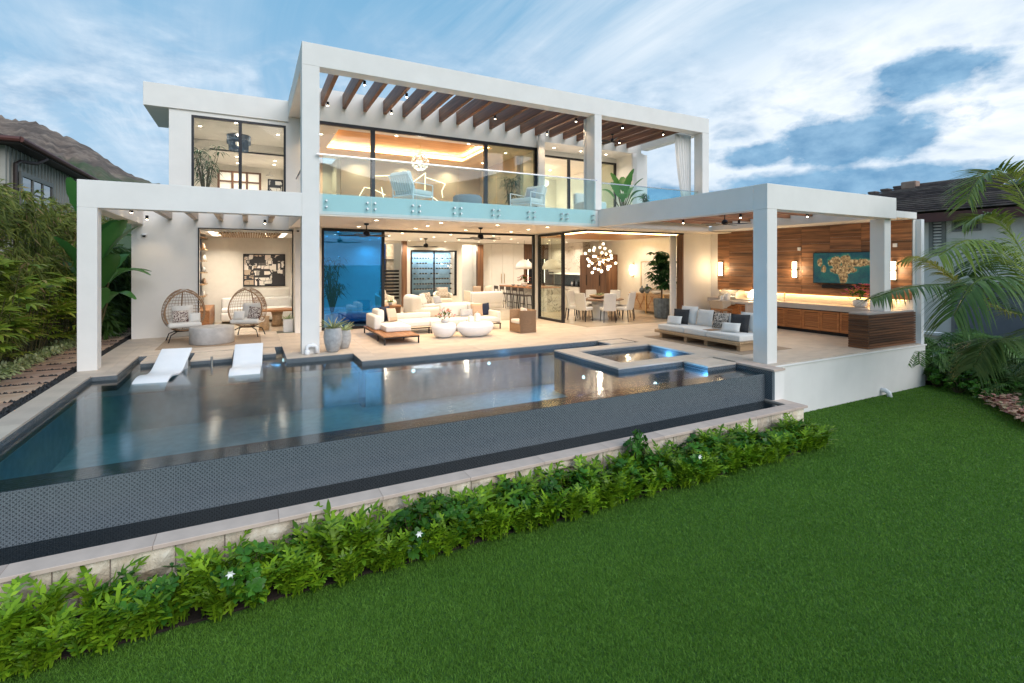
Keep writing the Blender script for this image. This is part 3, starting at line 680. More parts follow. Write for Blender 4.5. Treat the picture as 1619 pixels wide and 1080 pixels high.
# lawn grass: single blades, denser near the camera
def grass():
    n = 3000000; p = rng.random((n, 2)); p[:, 0] = -2.5 + 18.5 * p[:, 0]; p[:, 1] = -1.5 + 7.9 * p[:, 1]
    p = p[rng.random(n) < np.clip(4.6 / np.hypot(p[:, 0], p[:, 1]), .12, 1.) ** 1.6]
    edge = np.where(p[:, 0] < 8.8, 5.05 + .04 * np.sin(p[:, 0] * 9) + .05 * np.sin(p[:, 0] * 3.1), 6.36)
    keep = p[:, 1] < edge
    t = p[:, 0] * .4633 + p[:, 1] * .8862; u = (p[:, 0] * .8862 - p[:, 1] * .4633) / np.maximum(t, .1)
    keep &= (t > 2.6) & (np.abs(u) < 1.1)
    bx = np.interp(p[:, 1], [2.2, 3.4, 4.2, 5.0, 5.9, 6.4], [13.6, 13.6, 14.2, 15.2, 15.6, 15.2]); keep &= p[:, 0] < bx
    p = p[keep]; n = len(p)
    a = rng.random(n) * 6.283; h = .011 + .016 * rng.random(n); w = .0022 + .002 * rng.random(n)
    w *= np.clip(np.hypot(p[:, 0], p[:, 1]) / 5.5, 1, 2.4)
    lean = .013 * rng.standard_normal((n, 2)); z0 = np.full(n, -1.076)
    v = np.empty((n, 3, 3), np.float32)
    v[:, 0, 0] = p[:, 0] - np.cos(a) * w; v[:, 0, 1] = p[:, 1] - np.sin(a) * w; v[:, 0, 2] = z0
    v[:, 1, 0] = p[:, 0] + np.cos(a) * w; v[:, 1, 1] = p[:, 1] + np.sin(a) * w; v[:, 1, 2] = z0
    v[:, 2, 0] = p[:, 0] + lean[:, 0]; v[:, 2, 1] = p[:, 1] + lean[:, 1]; v[:, 2, 2] = z0 + h
    me = bpy.data.meshes.new('lawn_grass'); me.vertices.add(n * 3); me.vertices.foreach_set('co', v.ravel())
    me.loops.add(n * 3); me.loops.foreach_set('vertex_index', np.arange(n * 3, dtype=np.int32))
    me.polygons.add(n); me.polygons.foreach_set('loop_start', np.arange(0, n * 3, 3, dtype=np.int32))
    me.update(calc_edges=True); me.materials.append(MATS['grass'])
    o = bpy.data.objects.new('lawn_grass', me); col.objects.link(o); stuff(o); tag(o, 'short green grass covering the lawn', 'grass')
grass()
# stepping-stone path with black pebbles
path = bpy.data.objects.new('side_path', None); col.objects.link(path); struct(path)
ps = None
for i in range(22):
    y = 8.2 + .655 * i
    if ps is None: ps = MB().rbox((0, 0, 0), (.86, .55, .07), .012, 3).build('stone', 'path_stone', path, loc=(-3.46, y, -.035))
    else: inst(ps, path, (-3.46 + random.uniform(-.02, .02), y, -.035 + random.uniform(-.006, .006)), random.uniform(-1, 1))
def pebbles():
    mb = MB()
    def one(x, y):
        r = random.uniform(.018, .038)
        zb = -.008
        vs = [(x + r * random.uniform(.7, 1.2), y, zb), (x - r * random.uniform(.7, 1.2), y, zb), (x, y + r * random.uniform(.7, 1.3), zb), (x, y - r * random.uniform(.7, 1.3), zb), (x + random.uniform(-.01, .01), y, zb + r * random.uniform(.5, 1.1)), (x, y, -.06)]
        mb.add(vs, [(0, 2, 4), (2, 1, 4), (1, 3, 4), (3, 0, 4), (2, 0, 5), (1, 2, 5), (3, 1, 5), (0, 3, 5)])
    for i in range(1500): one(random.uniform(-3.03, -2.9), random.uniform(8, 20))
    for i in range(21):
        for k in range(34): one(random.uniform(-3.9, -3.0), 8.2 + .655 * (i + .5) + random.uniform(-.03, .03))
    for i in range(500): one(random.uniform(-4.1, -3.88), random.uniform(8, 16))
    o = stuff(mb.build('pebbles', 'pebble_black')); tag(o, 'black pebbles between the stepping stones beside the pool', 'pebbles')
pebbles()
# ================================================================ OUTDOOR FURNITURE
def pat(name, c1, c2, scale, thr=(.47, .53), dist=2., kind='noise'):
    m, g, b = newmat(name); tc = g.n('ShaderNodeTexCoord').outputs['Object']
    if kind == 'noise': k = g.m('PINGPONG', g.m('MULTIPLY', g.noise(tc, scale, 1, .4, dist), 9), 1); k = g.lin(k, *thr)
    elif kind == 'check':
        v = g.n('ShaderNodeTexVoronoi', distance='CHEBYCHEV', feature='DISTANCE_TO_EDGE') if False else g.n('ShaderNodeTexVoronoi', distance='MANHATTAN'); g.L.new(tc, v.inputs['Vector']); v.inputs['Scale'].default_value = scale; v.inputs['Randomness'].default_value = .1
        k = g.lin(g.m('PINGPONG', g.m('MULTIPLY', v.outputs['Distance'], 3), 1), *thr)
    else:
        v = g.n('ShaderNodeTexVoronoi', feature='F1', distance='CHEBYCHEV'); g.L.new(tc, v.inputs['Vector']); v.inputs['Scale'].default_value = scale
        k = g.lin(v.outputs['Distance'], *thr)
    g.L.new(g.mix(k, c1, c2), b.inputs['Base Color']); b.inputs['Roughness'].default_value = .9
pat('maze_fabric', (.62, .56, .50), (.10, .05, .05), 9); pat('zebra_fabric', (.60, .52, .44), (.03, .025, .025), 11)
pat('diamond_fabric', (.62, .55, .46), (.30, .24, .19), 7, (.35, .6), kind='check'); pat('speckle_fabric', (.55, .55, .57), (.28, .30, .36), 45, (.4, .6))
pat('weave_rug', (.40, .30, .21), (.30, .215, .15), 60, (.4, .6)); pat('pale_rug', (.60, .54, .46), (.50, .42, .34), 5, (.3, .7))

def pillow(label, m, loc, rz, w=.42, h=.42, t=.14, lean=18, roll=0, m2=None):
    o = MB().at((0, 0, 0), rx=-lean, ry=roll).pillow(w, h, t).build('throw_pillow', m, None, True, loc=loc, rz=rz)
    if m2: MB().at((0, 0, 0), rx=-lean, ry=roll).pillow(w * 1.004, h * .42, t * 1.0).build('lower_band', m2, o, True)
    return tag(o, label, 'pillow', 'throw pillows')

# --- egg chairs
def egg_chair(label, loc, rz):
    t = thing('egg_chair', label, 'chair', loc, rz, 'wicker egg chairs by the pool')
    A, B, Cz, z0, yc = .48, .42, .56, .80, -.20
    def P_(th, z):
        q = (z - z0) / Cz; k = math.sqrt(max(0, 1 - q * q)) * (1 - .10 * q); return Vector((A * k * math.cos(th), B * k * math.sin(th) * 1.05, z))
    mb = MB()
    for i in range(1, 14):
        z = z0 - Cz + 2 * Cz * i / 14; run = []
        for k in range(61):
            p = P_(-math.pi / 2 + 2 * math.pi * k / 60, z)
            if p.y > yc: run.append(p)
            else:
                if len(run) > 2: mb.tube(run, .006, 4, False)
                run = []
        if len(run) > 2: mb.tube(run, .006, 4, False)
    for k in range(36):
        th = 2 * math.pi * k / 36; run = []
        for i in range(25):
            p = P_(th, z0 - Cz * .98 + 1.96 * Cz * i / 24)
            if p.y > yc: run.append(p)
            else:
                if len(run) > 2: mb.tube(run, .0045, 4, False)
                run = []
        if len(run) > 2: mb.tube(run, .0045, 4, False)
    mb.build('wicker_shell', 'rattan', t, True)
    ring = []
    for k in range(49):
        a = 2 * math.pi * k / 48; q = math.sin(a); z = z0 + .515 * q
        kk = math.sqrt(max(0, 1 - ((z - z0) / Cz) ** 2)) * (1 - .1 * (z - z0) / Cz); s_ = yc / (B * kk * 1.05) if kk > .05 else -1
        s_ = max(-1, s_); xx = A * kk * math.sqrt(max(0, 1 - s_ * s_)); xs_ = (1 if math.cos(a) >= 0 else -1)
        ring.append((xs_ * max(xx, abs(math.cos(a)) * .12), yc, z))
    ring[-1] = ring[0]
    MB().tube(ring, .018, 8).tube([P_(math.pi / 2, z0 - Cz * .9 + 1.8 * Cz * i / 16) for i in range(17)], .016, 6).build('rim', 'rattan', t, True)
    for sx in (-1, 1):
        for sy in (-1, 1): MB().tube([(sx * .12, sy * .1, .28), (sx * .30, sy * .24, .19), (sx * .36, sy * .30, 0)], .014, 6).build('leg', 'black_metal', t, True)
    MB().tube([(.2 * math.cos(k * .3927), .17 * math.sin(k * .3927), .265) for k in range(17)], .012, 6).build('base_ring', 'black_metal', t)
    MB().rbox((0, -.02, .43), (.74, .58, .13), .06).build('seat_cushion', 'white_fabric', t, True)
    MB().at((0, .22, .46), rx=-14).pillow(.50, .46, .16).build('back_cushion', 'white_fabric', t, True)
    return t
egg_chair('wicker egg chair left of the round concrete table', (-1.56, 15.55, 0), 12); egg_chair('wicker egg chair right of the round concrete table', (-.08, 15.75, 0), -18)
pillow('maze-patterned pillow in the left egg chair', 'maze_fabric', (-1.62, 15.42, .49), 10, .36, .32, .1, 14); pillow('small white pillow in the left egg chair', 'white_fabric', (-1.30, 15.42, .49), 12, .26, .24, .1, 14)
pillow('maze-patterned pillow in the right egg chair', 'maze_fabric', (.06, 15.55, .49), -18, .34, .34, .1, 16, 6); pillow('small white pillow in the right egg chair', 'white_fabric', (-.30, 15.52, .49), -10, .28, .24, .1, 14)
t = thing('round_table', 'low round concrete drum table between the two egg chairs', 'table', (-.88, 14.82, .007))
MB().lathe([(.485, 0), (.50, .02), (.50, .39), (.485, .41), (.06, .41), (.05, .395), (.001, .395)], n=40).build('drum', 'concrete', t, True)
tag(MB().box(-1.1, 1.12, -.92, .95, 0, .007).build('outdoor_rug', 'weave_rug', loc=(-.89, 15.05, .001)), 'flat brown woven rug under the egg chairs', 'rug')
# --- in-pool loungers
def lounger(label, loc, rz):
    pr = [(-1.12, -.05), (-.98, .045), (-.84, .10), (-.68, .115), (-.5, .09), (-.32, .065), (-.14, .09), (.04, .18), (.26, .31), (.46, .42)]
    fine = []
    for i in range(len(pr) - 1):
        p0 = pr[max(i - 1, 0)]; p1 = pr[i]; p2 = pr[i + 1]; p3 = pr[min(i + 2, len(pr) - 1)]
        for k in range(5):
            u = k / 5; fine.append(tuple(.5 * ((2 * p1[d]) + (-p0[d] + p2[d]) * u + (2 * p0[d] - 5 * p1[d] + 4 * p2[d] - p3[d]) * u * u + (-p0[d] + 3 * p1[d] - 3 * p2[d] + p3[d]) * u ** 3) for d in (0, 1)))
    fine.append(pr[-1]); n = len(fine); w = .27; th = .05
    vs = []; fs = []
    for (y, z) in fine:
        for dx, dz in ((-w, 0), (w, 0), (w, -th), (-w, -th)): vs.append((dx, y, z + dz))
    for i in range(n - 1):
        for k in range(4): fs.append((i * 4 + k, i * 4 + (k + 1) % 4, i * 4 + 4 + (k + 1) % 4, i * 4 + 4 + k))
    fs += [(3, 2, 1, 0), tuple((n - 1) * 4 + k for k in range(4))]
    t = thing('pool_lounger', label, 'lounger', loc, rz, 'white in-pool loungers')
    MB().add(vs, fs).build('shell', 'white_plastic', t, True, bevel=.012)
    MB().box(-.24, -.19, .16, .3, -.1, .24).box(.19, .24, .16, .3, -.1, .24).build('support', 'white_plastic', t)
lounger('white moulded lounger in the shallow pool, the left one', (-1.42, 11.76, -.13), -10); lounger('white moulded lounger in the shallow pool, the right one', (-.06, 11.75, -.13), -3)
tag(MB().tube([(0, 0, -.3), (0, 0, .1)], .022, 10).lathe([(.05, -.3), (.05, -.28)], n=12).build('umbrella_sleeve', 'brushed_steel', loc=(-.72, 12.0, 0)), 'short steel post standing in the shallow pool between the loungers', 'post')
# --- pots
def agave(parent, z, n, L, m='agave_leaf', w=.03):
    mb = MB()
    for i in range(n):
        a = i * 2.4 + random.uniform(-.3, .3); up = random.uniform(.35, 1.1); l = L * random.uniform(.7, 1.1); vs = []; fs = []
        for k in range(6):
            u = k / 5; r = l * u * math.cos(up * (1 - .35 * u)); h = l * u * math.sin(up) - .25 * l * u * u * (1.1 - up * .6); ww = w * (1 - u) ** .6
            c, s_ = math.cos(a), math.sin(a)
            vs += [(r * c - ww * s_, r * s_ + ww * c, z + h + .006), (r * c, r * s_, z + h - .006), (r * c + ww * s_, r * s_ - ww * c, z + h + .006)]
        for k in range(5): b = k * 3; fs += [(b, b + 1, b + 4, b + 3), (b + 1, b + 2, b + 5, b + 4)]
        mb.add(vs, fs)
    return mb.build('leaves', m, parent, True)
def urn(label, loc, s=1.):
    t = thing('urn_planter', label, 'planter', loc)
    MB().lathe([(.10 * s, 0), (.135 * s, .03 * s), (.19 * s, .22 * s), (.205 * s, .38 * s), (.18 * s, .52 * s), (.17 * s, .545 * s), (.15 * s, .545 * s), (.15 * s, .50 * s), (.001, .50 * s)], n=28).build('pot', 'pot_stone', t, True)
    agave(t, .5 * s, 26, .40 * s, w=.022)
urn('large grey stone urn with a spiky plant beside the portal column', (1.66, 12.02, 0)); urn('smaller grey stone urn tucked behind the large urn', (1.97, 12.42, 0), .8)
t = thing('square_planter', 'small white square planter with a spiky plant in the doorway of the den', 'planter', (.97, 16.2, 0)); MB().box(-.13, .13, -.13, .13, 0, .38).build('pot', 'white_ceramic', t, bevel=.01); agave(t, .36, 14, .24)
t = thing('pipe_fitting', 'white plastic pipe fitting at the foot of the portal column', 'pipe', (1.2, 11.92, 0))
MB().tube([(-.1, 0, .05), (-.1, 0, .16), (-.07, 0, .19), (.06, 0, .19), (.1, 0, .15), (.1, 0, .02)], .04, 10).build('pipe', 'white_plastic', t, True); MB().lathe([(.055, 0), (.06, .03), (.06, .08), (.045, .1)], (-.1, -.04, .0), 14).build('valve', 'white_plastic', t, True); MB().tube([(.0, 0, .19), (.05, 0, .19)], .052, 10).build('coupling', 'white_plastic', t)
# --- outdoor sectional
t = thing('outdoor_sofa', 'white outdoor sectional sofa on a teak platform with black legs', 'sofa', (0, 0, 0))
for i in range(8): MB().box(2.90 + .1125 * i, 2.90 + .1125 * i + .107, 12.35, 13.62, .185, .21).build('teak_slat', 'teak', t)
for i in range(8): MB().box(2.90 + .1125 * i, 2.90 + .1125 * i + .107, 13.625, 14.86, .185, .21).build('teak_slat', 'teak', t)
MB().box(2.9, 3.8, 12.35, 12.38, .155, .184).box(2.9, 3.8, 14.83, 14.86, .155, .184).box(2.9, 2.93, 12.38, 14.83, .155, .184).box(3.77, 3.8, 12.38, 14.83, .155, .184).box(3.8, 4.6, 13.92, 13.95, .155, .184).box(4.62, 6.9, 13.92, 13.95, .155, .184).box(3.8, 6.9, 14.86, 14.89, .155, .184).build('frame', 'black_metal', t)
for (x, y) in ((2.92, 12.37), (3.78, 12.37), (2.92, 14.84), (2.92, 13.1), (3.6, 13.1), (4.57, 13.94), (4.65, 13.94), (4.2, 14.8), (5.75, 13.94), (6.87, 13.94), (6.87, 14.86)): MB().box(x - .015, x + .015, y - .015, y + .015, 0, .17).build('leg', 'black_metal', t)
for c, s_ in (((3.47, 13.92, .285), (.68, 1.6, .15)), ((4.2, 14.4, .285), (.78, .96, .15)), ((5.16, 14.4, .285), (1.12, .96, .15)), ((6.30, 14.4, .285), (1.12, .96, .15))): MB().rbox(c, s_, .035, 4).build('seat_cushion', 'white_fabric', t, True)
MB().rbox((3.05, 14.25, .40), (.2, 1.1, .38), .05, 4).build('arm_cushion', 'white_fabric', t, True); MB().rbox((6.83, 14.4, .36), (.14, .95, .36), .05, 4).build('arm_cushion', 'white_fabric', t, True)
for c, s_ in (((3.22, 14.45, .54), (.2, .75, .36)), ((5.65, 14.82, .55), (.9, .2, .38)), ((6.43, 14.82, .55), (.62, .2, .38)), ((4.4, 14.98, .42), (1.1, .1, .2))): MB().rbox(c, s_, .06, 4).build('back_cushion', 'white_fabric', t, True)
pillow('navy pillow at the left end of the outdoor sofa', 'navy_fabric', (3.46, 14.38, .36), 40, .48, .44, .12, 12); pillow('beige and tan pillow leaning on the navy pillow at the left end', 'beige_fabric', (3.60, 14.22, .36), 40, .42, .40, .13, 16, 4, 'tan_fabric')
pillow('speckled grey lumbar pillow on the outdoor sofa', 'speckle_fabric', (6.0, 14.55, .36), -4, .42, .24, .12, 14); pillow('tan pillow at the right end of the outdoor sofa', 'tan_fabric', (6.38, 14.6, .36), -6, .40, .40, .12, 12, 0); pillow('navy pillow at the right end of the outdoor sofa', 'navy_fabric', (6.66, 14.62, .36), -14, .36, .40, .12, 12, -5)
# --- pebble coffee tables
def pebble(label, loc, rx, ry, h, rz=0):
    t = thing('coffee_table', label, 'table', loc, rz); pr = [(.001, 0), (.45, 0), (.72, .05), (.92, .16), (1., .26), (.97, .33), (.86, .385), (.70, .40), (.001, .40)]
    MB().lathe([(r, z * h / .4) for r, z in pr], n=36, sx=rx, sy=ry).build('body', 'white_plastic', t, True); return t
pebble('smaller white pebble-shaped coffee table with a flower bowl', (4.68, 12.98, 0), .35, .33, .40); pebble('larger white oval pebble-shaped coffee table with two lanterns', (5.54, 12.80, 0), .56, .36, .40, 6)
def bouquet(label, loc, s, mats, n=46, pot='white_ceramic', leafy='shrub_leaf'):
    t = thing('flower_bowl', label, 'flowers', loc)
    MB().lathe([(.07 * s, 0), (.11 * s, .02 * s), (.12 * s, .1 * s), (.105 * s, .13 * s), (.09 * s, .12 * s), (.001, .11 * s)], n=18).build('bowl', pot, t, True)
    for mi, m in enumerate(mats + [leafy]):
        mb = MB()
        for i in range(n // len(mats) if m != leafy else 40):
            a = random.uniform(0, 6.28); e = random.uniform(.1, 1.5); d = random.uniform(.18, .3) * s
            c = Vector((math.cos(a) * math.cos(e) * d, math.sin(a) * math.cos(e) * d, .14 * s + math.sin(e) * d * .95))
            if m == leafy:
                q = c * 1.05; q.z = c.z - .03 * s; p = Vector((math.cos(a + 1.5), math.sin(a + 1.5), 0)) * .02 * s
                mb.add([tuple(q * .6 + Vector((0, 0, .05 * s))), tuple(q * .85 + p), tuple(q * 1.1), tuple(q * .85 - p)], [(0, 1, 2, 3)])
            else:
                r = random.uniform(.026, .045) * s
                for k in range(6):
                    b = k * 1.047; u = Vector((math.cos(b), math.sin(b), 0)) * r; w = Vector((math.cos(b + 1.57), math.sin(b + 1.57), 0)) * r * .45
                    mb.add([tuple(c), tuple(c + u * .6 + w + Vector((0, 0, r * .5))), tuple(c + u * 1.2 + Vector((0, 0, r * .8))), tuple(c + u * .6 - w + Vector((0, 0, r * .5)))], [(0, 1, 2, 3)])
        mb.build('foliage' if m == leafy else 'blossoms', m, t)
    return t
bouquet('bowl of pink and orange tropical flowers on the smaller coffee table', (4.70, 12.95, .40), .95, ['petal_pink', 'petal_orange'])
def lantern(label, loc, s):
    t = thing('lantern', label, 'lantern', loc, group='white lanterns')
    MB().rbox((0, 0, .11 * s), (.15 * s, .15 * s, .22 * s), .03 * s, 4).build('body', 'white_ceramic', t, True); MB().tube([(-.05 * s, 0, .21 * s), (0, 0, .27 * s), (.05 * s, 0, .21 * s)], .006, 6).build('handle', 'white_ceramic', t)
lantern('smaller white lantern on the oval coffee table', (5.40, 12.82, .40), .75); lantern('taller white lantern on the oval coffee table', (5.62, 12.86, .40), 1.)
# --- wicker armchair
t = thing('wicker_armchair', 'boxy brown wicker armchair facing the outdoor sofa', 'chair', (7.15, 12.98, 0), 0)
for i in range(22):
    z = .02 + .62 * i / 21
    MB().tube([(-.28, -.31, z), (.25, -.31, z), (.28, -.28, z), (.28, .28, z), (.25, .31, z), (-.28, .31, z)], .016, 5).build('wicker_band', 'rattan', t, True)
MB().box(-.27, .25, -.30, -.27, .02, .64).box(.24, .27, -.27, .27, .02, .64).box(-.27, .25, .27, .30, .02, .64).box(-.27, -.24, -.27, .27, .02, .26).build('panel', 'rattan', t)
MB().rbox((-.03, 0, .32), (.5, .52, .12), .04, 4).build('seat_cushion', 'white_fabric', t, True)
pillow('white pillow in the wicker armchair', 'white_fabric', (7.26, 13.0, .37), 80, .42, .36, .13, 14)
# --- daybed in the pavilion
t = thing('daybed', 'long low oak platform daybed with white mattress under the pavilion', 'daybed', (0, 0, 0))
for i in range(9): MB().box(9.80 + .115 * i, 9.80 + .115 * i + .11, 7.62, 10.32, .19, .225).build('slat', 'pale_oak', t)
MB().box(9.80, 9.83, 7.62, 10.32, .15, .188).build('rail', 'pale_oak', t)
for y in (7.74, 8.67, 9.32, 10.18): MB().box(9.9, 10.7, y - .05, y + .05, .008, .188).build('foot', 'pale_oak_x', t, bevel=.006)
for (a, b) in ((7.66, 8.62), (8.625, 9.32), (9.325, 10.24)): MB().rbox((10.28, (a + b) / 2, .30), (.88, b - a, .15), .035, 4).build('mattress', 'white_fabric', t, True)
MB().box(10.74, 10.80, 7.62, 7.9, .225, .52).box(10.74, 10.80, 10.05, 10.32, .225, .52).build('backrest_post', 'pale_oak', t)
MB().box(9.92, 10.30, 8.52, 8.78, .376, .384).build('woven_mat', 'rattan', t)
for lab, m, x, y, rz, w, h, ln in (('large white pillow at the far end of the daybed', 'white_fabric', 10.52, 9.82, -80, .50, .50, 14), ('black woven pillow at the far end of the daybed', 'black_woven', 10.34, 9.92, -70, .44, .42, 18), ('small white lumbar pillow at the far end of the daybed', 'white_fabric', 10.13, 9.95, -72, .42, .24, 22), ('white back cushion in the middle of the daybed', 'white_fabric', 10.58, 9.32, -86, .50, .44, 10), ('zebra-striped pillow in the middle of the daybed', 'zebra_fabric', 10.48, 8.72, -74, .44, .42, 18),
                                ('large white pillow at the near end of the daybed', 'white_fabric', 10.56, 7.98, -84, .50, .48, 12), ('black woven pillow at the near end of the daybed', 'black_woven', 10.36, 8.10, -74, .46, .44, 18), ('small white lumbar pillow at the near end of the daybed', 'white_fabric', 10.14, 8.16, -72, .44, .24, 22), ('white pillow half hidden behind the near black pillow', 'white_fabric', 10.62, 8.4, -86, .42, .40, 10)): pillow(lab, m, (x, y, .376), rz, w, h, .14, ln)
tag(MB().box(-.8, .95, -1.55, 1.55, 0, .007).build('outdoor_rug', 'weave_rug', loc=(10.4, 8.96, .001)), 'flat brown woven rug under the pavilion daybed', 'rug')
# --- outdoor kitchen
t = thing('outdoor_kitchen', 'long outdoor kitchen counter with louvred wood doors under the television', 'kitchen', (0, 0, 0))
MB().box(14.52, 14.98, 6.96, 12.5, .0, .688).build('carcass', 'black_metal', t); MB().box(14.42, 14.985, 6.96, 12.55, .69, .84).build('countertop', 'counter', t, bevel=.006)  # carcass coloured black to paint shade into the gaps between louvres
MB().box(12.86, 15.0, 6.54, 6.958, .80, .842).box(14.0, 14.42, 6.96, 7.4, .69, .84).build('countertop', 'counter', t, bevel=.004)
ys = [7.02 + .53 * i for i in range(9)]
for y in ys:
    d = MB().box(-.02, .02, 0, .05, .1, .66).box(-.02, .02, .46, .51, .1, .66).box(-.02, .02, .05, .46, .1, .15).box(-.02, .02, .05, .46, .61, .66).build('louvre_door', 'louvre_wood', t, loc=(14.48, y, 0))
    l0 = None
    for k in range(9):
        z = .155 + .0505 * k
        if l0 is None: l0 = MB().add([(-.018, .05, z), (-.018, .46, z), (.012, .46, z + .036), (.012, .05, z + .036), (-.012, .05, z - .008), (-.012, .46, z - .008), (.018, .46, z + .028), (.018, .05, z + .028)], [(0, 3, 2, 1), (4, 5, 6, 7), (0, 1, 5, 4), (2, 3, 7, 6)]).build('louvre', 'louvre_wood', d); zz = z
        else: inst(l0, d, (0, 0, z - zz))
MB().box(14.56, 14.6, 6.96, 12.5, 0, .1).build('kickboard', 'slat_wood_y', t)
for k in range(13):
    z = .005 + .0612 * k
    MB().box(12.86, 14.99, 6.50, 6.54, z, z + .050).build('cladding_slat', 'slat_wood', t, bevel=.004); MB().box(12.82, 12.859, 6.502, 6.95, z, z + .050).build('cladding_slat', 'slat_wood_y', t, bevel=.004)
MB().box(12.86, 14.98, 6.541, 6.95, 0, .80).build('end_cabinet', 'slat_wood', t)
MB().box(14.97, 14.992, 6.98, 12.5, .845, 1.05).build('backsplash', 'counter', t); MB().box(14.93, 14.965, 6.70, 12.45, 1.052, 1.075).build('light_strip', 'strip_amber', t)
lamp('AREA', (14.93, 9.6, 1.05), 13, t, (1, .62, .24), .05, 5.6); MB().tube([(14.78, 9.9, .84), (14.78, 9.9, 1.05), (14.77, 9.88, 1.1), (14.72, 9.84, 1.12), (14.67, 9.8, 1.1), (14.66, 9.79, 1.04)], .011, 8).box(14.77, 14.84, 9.89, 9.91, .88, .9).build('faucet', 'brass', t, True)
tag(bouquet('bowl of pink and orange tropical flowers on the outdoor kitchen counter', (14.62, 7.62, .842), 1.5, ['petal_pink', 'petal_orange', 'petal_pink'], 66), 'bowl of pink and orange tropical flowers on the outdoor kitchen counter', 'flowers')
tag(MB().lathe([(.04, 0), (.09, .05), (.11, .14), (.08, .24), (.04, .28), (.05, .30)], n=16).build('vase', 'rattan', None, True, loc=(14.8, 7.2, .842)), 'round brown woven vase behind the counter flowers', 'vase')
t = thing('gas_grill', 'stainless steel gas grill with a domed hood set in the outdoor kitchen', 'grill', (14.7, 11.75, .842))
MB().box(-.26, .25, -.36, .36, 0, .05).build('body', 'brushed_steel', t); MB().add([(x, y, z) for y in (-.34, .34) for x, z in ((-.25, .05), (-.22, .18), (-.12, .28), (.05, .31), (.2, .28), (.24, .05))], [(0, 1, 7, 6), (1, 2, 8, 7), (2, 3, 9, 8), (3, 4, 10, 9), (4, 5, 11, 10), (0, 5, 4, 3, 2, 1), (6, 7, 8, 9, 10, 11)]).build('hood', 'brushed_steel', t, bevel=.01); MB().tube([(-.29, -.28, .16), (-.29, .28, .16)], .014, 8).build('handle', 'steel', t)
MB().box(-.30, -.26, -.34, .34, -.2, .0).build('control_panel', 'brushed_steel', t)
for y in (-.22, -.08, .08, .22): MB().tube([(-.30, y, -.1), (-.335, y, -.1)], .025, 10).build('knob', 'black_metal', t)
t = thing('dome_lamp', 'glowing dome table lamp on the outdoor kitchen counter behind the column', 'lamp', (14.7, 10.85, .842)); MB().lathe([(.22, .06), (.21, .16), (.16, .26), (.08, .32), (.001, .335)], n=20).build('shade', 'sconce_glow', t, True); MB().lathe([(.1, 0), (.1, .06)], n=16).build('base', 'brass', t)
t = thing('bar_table', 'pale outdoor bar table with slab legs beside the grill', 'table', (13.62, 10.75, 0)); MB().box(-.28, .30, -.62, .62, .78, .84).build('top', 'counter', t, bevel=.005); MB().box(-.26, .28, .54, .60, 0, .78).build('leg', 'counter', t); MB().box(-.26, .28, -.60, -.54, 0, .78).build('leg', 'counter', t)
lantern('smaller white canister on the outdoor bar table', (13.55, 11.22, .84), .62); lantern('larger white canister on the outdoor bar table', (13.70, 11.14, .84), .95)
t = thing('bar_stool', 'wooden bar stool with woven rope back at the outdoor bar table', 'stool', (13.1, 10.85, 0))
for sx in (-.2, .2):
    for sy in (-.2, .2): MB().tube([(sx * 1.15, sy * 1.1, 0), (sx, sy, .56)], .02, 6).build('leg', 'teak', t)
MB().rbox((0, 0, .58), (.46, .46, .06), .02, 3).build('seat', 'teak_x', t)
MB().add([(-.22, -.24, .62), (-.22, .24, .62), (-.30, .26, .86), (-.30, -.26, .86), (.12, .26, .86), (.12, -.26, .86), (.12, .24, .72), (.12, -.24, .72), (-.19, -.21, .62), (-.19, .21, .62), (-.27, .23, .86), (-.27, -.23, .86)], [(0, 1, 2, 3), (1, 6, 4, 2), (0, 3, 5, 7), (8, 11, 10, 9), (9, 10, 4, 6), (8, 7, 5, 11)]).build('rope_back', 'rope', t)
# --- television wall: cladding panels, television, sconces
yb = [6.58, 7.78, 8.62, 9.47, 10.33, 11.17, 12.08, 12.58]
zs = [.0, .28, .62, .84, 1.08, 1.47, 1.85, 2.42, 2.78, 3.14]
for i, (a, b) in enumerate(zip(yb, yb[1:])):
    zz = [1.085, 1.36, 1.62, 1.92, 2.42 if i % 2 else 2.18, 2.78 if i % 2 else 2.62, 3.145]
    for c, d in zip(zz, zz[1:]): MB().box(0, .02, .002, b - a - .002, .002, d - c - .002).build('wood_panel', 'panel_wood', house, loc=(14.976 + (.004 if (i + len(zz)) % 2 else 0) * random.random(), a, c))
m, g, b = newmat('tv_picture'); tc = g.xyz(g.n('ShaderNodeTexCoord').outputs['Object']); tcv = g.n('ShaderNodeTexCoord').outputs['Object']
dn = g.m('MULTIPLY', g.m('SUBTRACT', g.noise(tcv, 6., 8, .62), .5), .30); dmin = None
for (cy0, cz0, ry, rz_) in ((.18, .62, .16, .15), (-.10, .66, .13, .16), (-.40, .60, .34, .10), (-.02, .40, .30, .11), (-.04, .22, .10, .22), (.62, .62, .07, .10), (.52, .42, .06, .1)):
    q = g.m('SQRT', g.m('ADD', g.m('POWER', g.m('DIVIDE', g.m('SUBTRACT', tc[1], cy0), ry), 2.), g.m('POWER', g.m('DIVIDE', g.m('SUBTRACT', tc[2], cz0), rz_), 2.)))
    q = g.m('MULTIPLY', g.m('SUBTRACT', q, 1.12), .17); dmin = q if dmin is None else g.m('MINIMUM', dmin, q)
dd = g.m('ADD', dmin, dn)
rock = g.ramp(g.noise(tcv, 13, 8, .7), [(.38, (.03, .015, .008)), (.5, (.42, .24, .09)), (.62, (.95, .66, .34))]); sea = g.mix(g.lin(g.noise(tcv, 3, 6, .6), .4, .65), (.004, .07, .10), (.015, .15, .13)); sea = g.mix(g.lin(dd, .0, .05, 1, 0), sea, (.03, .26, .17))
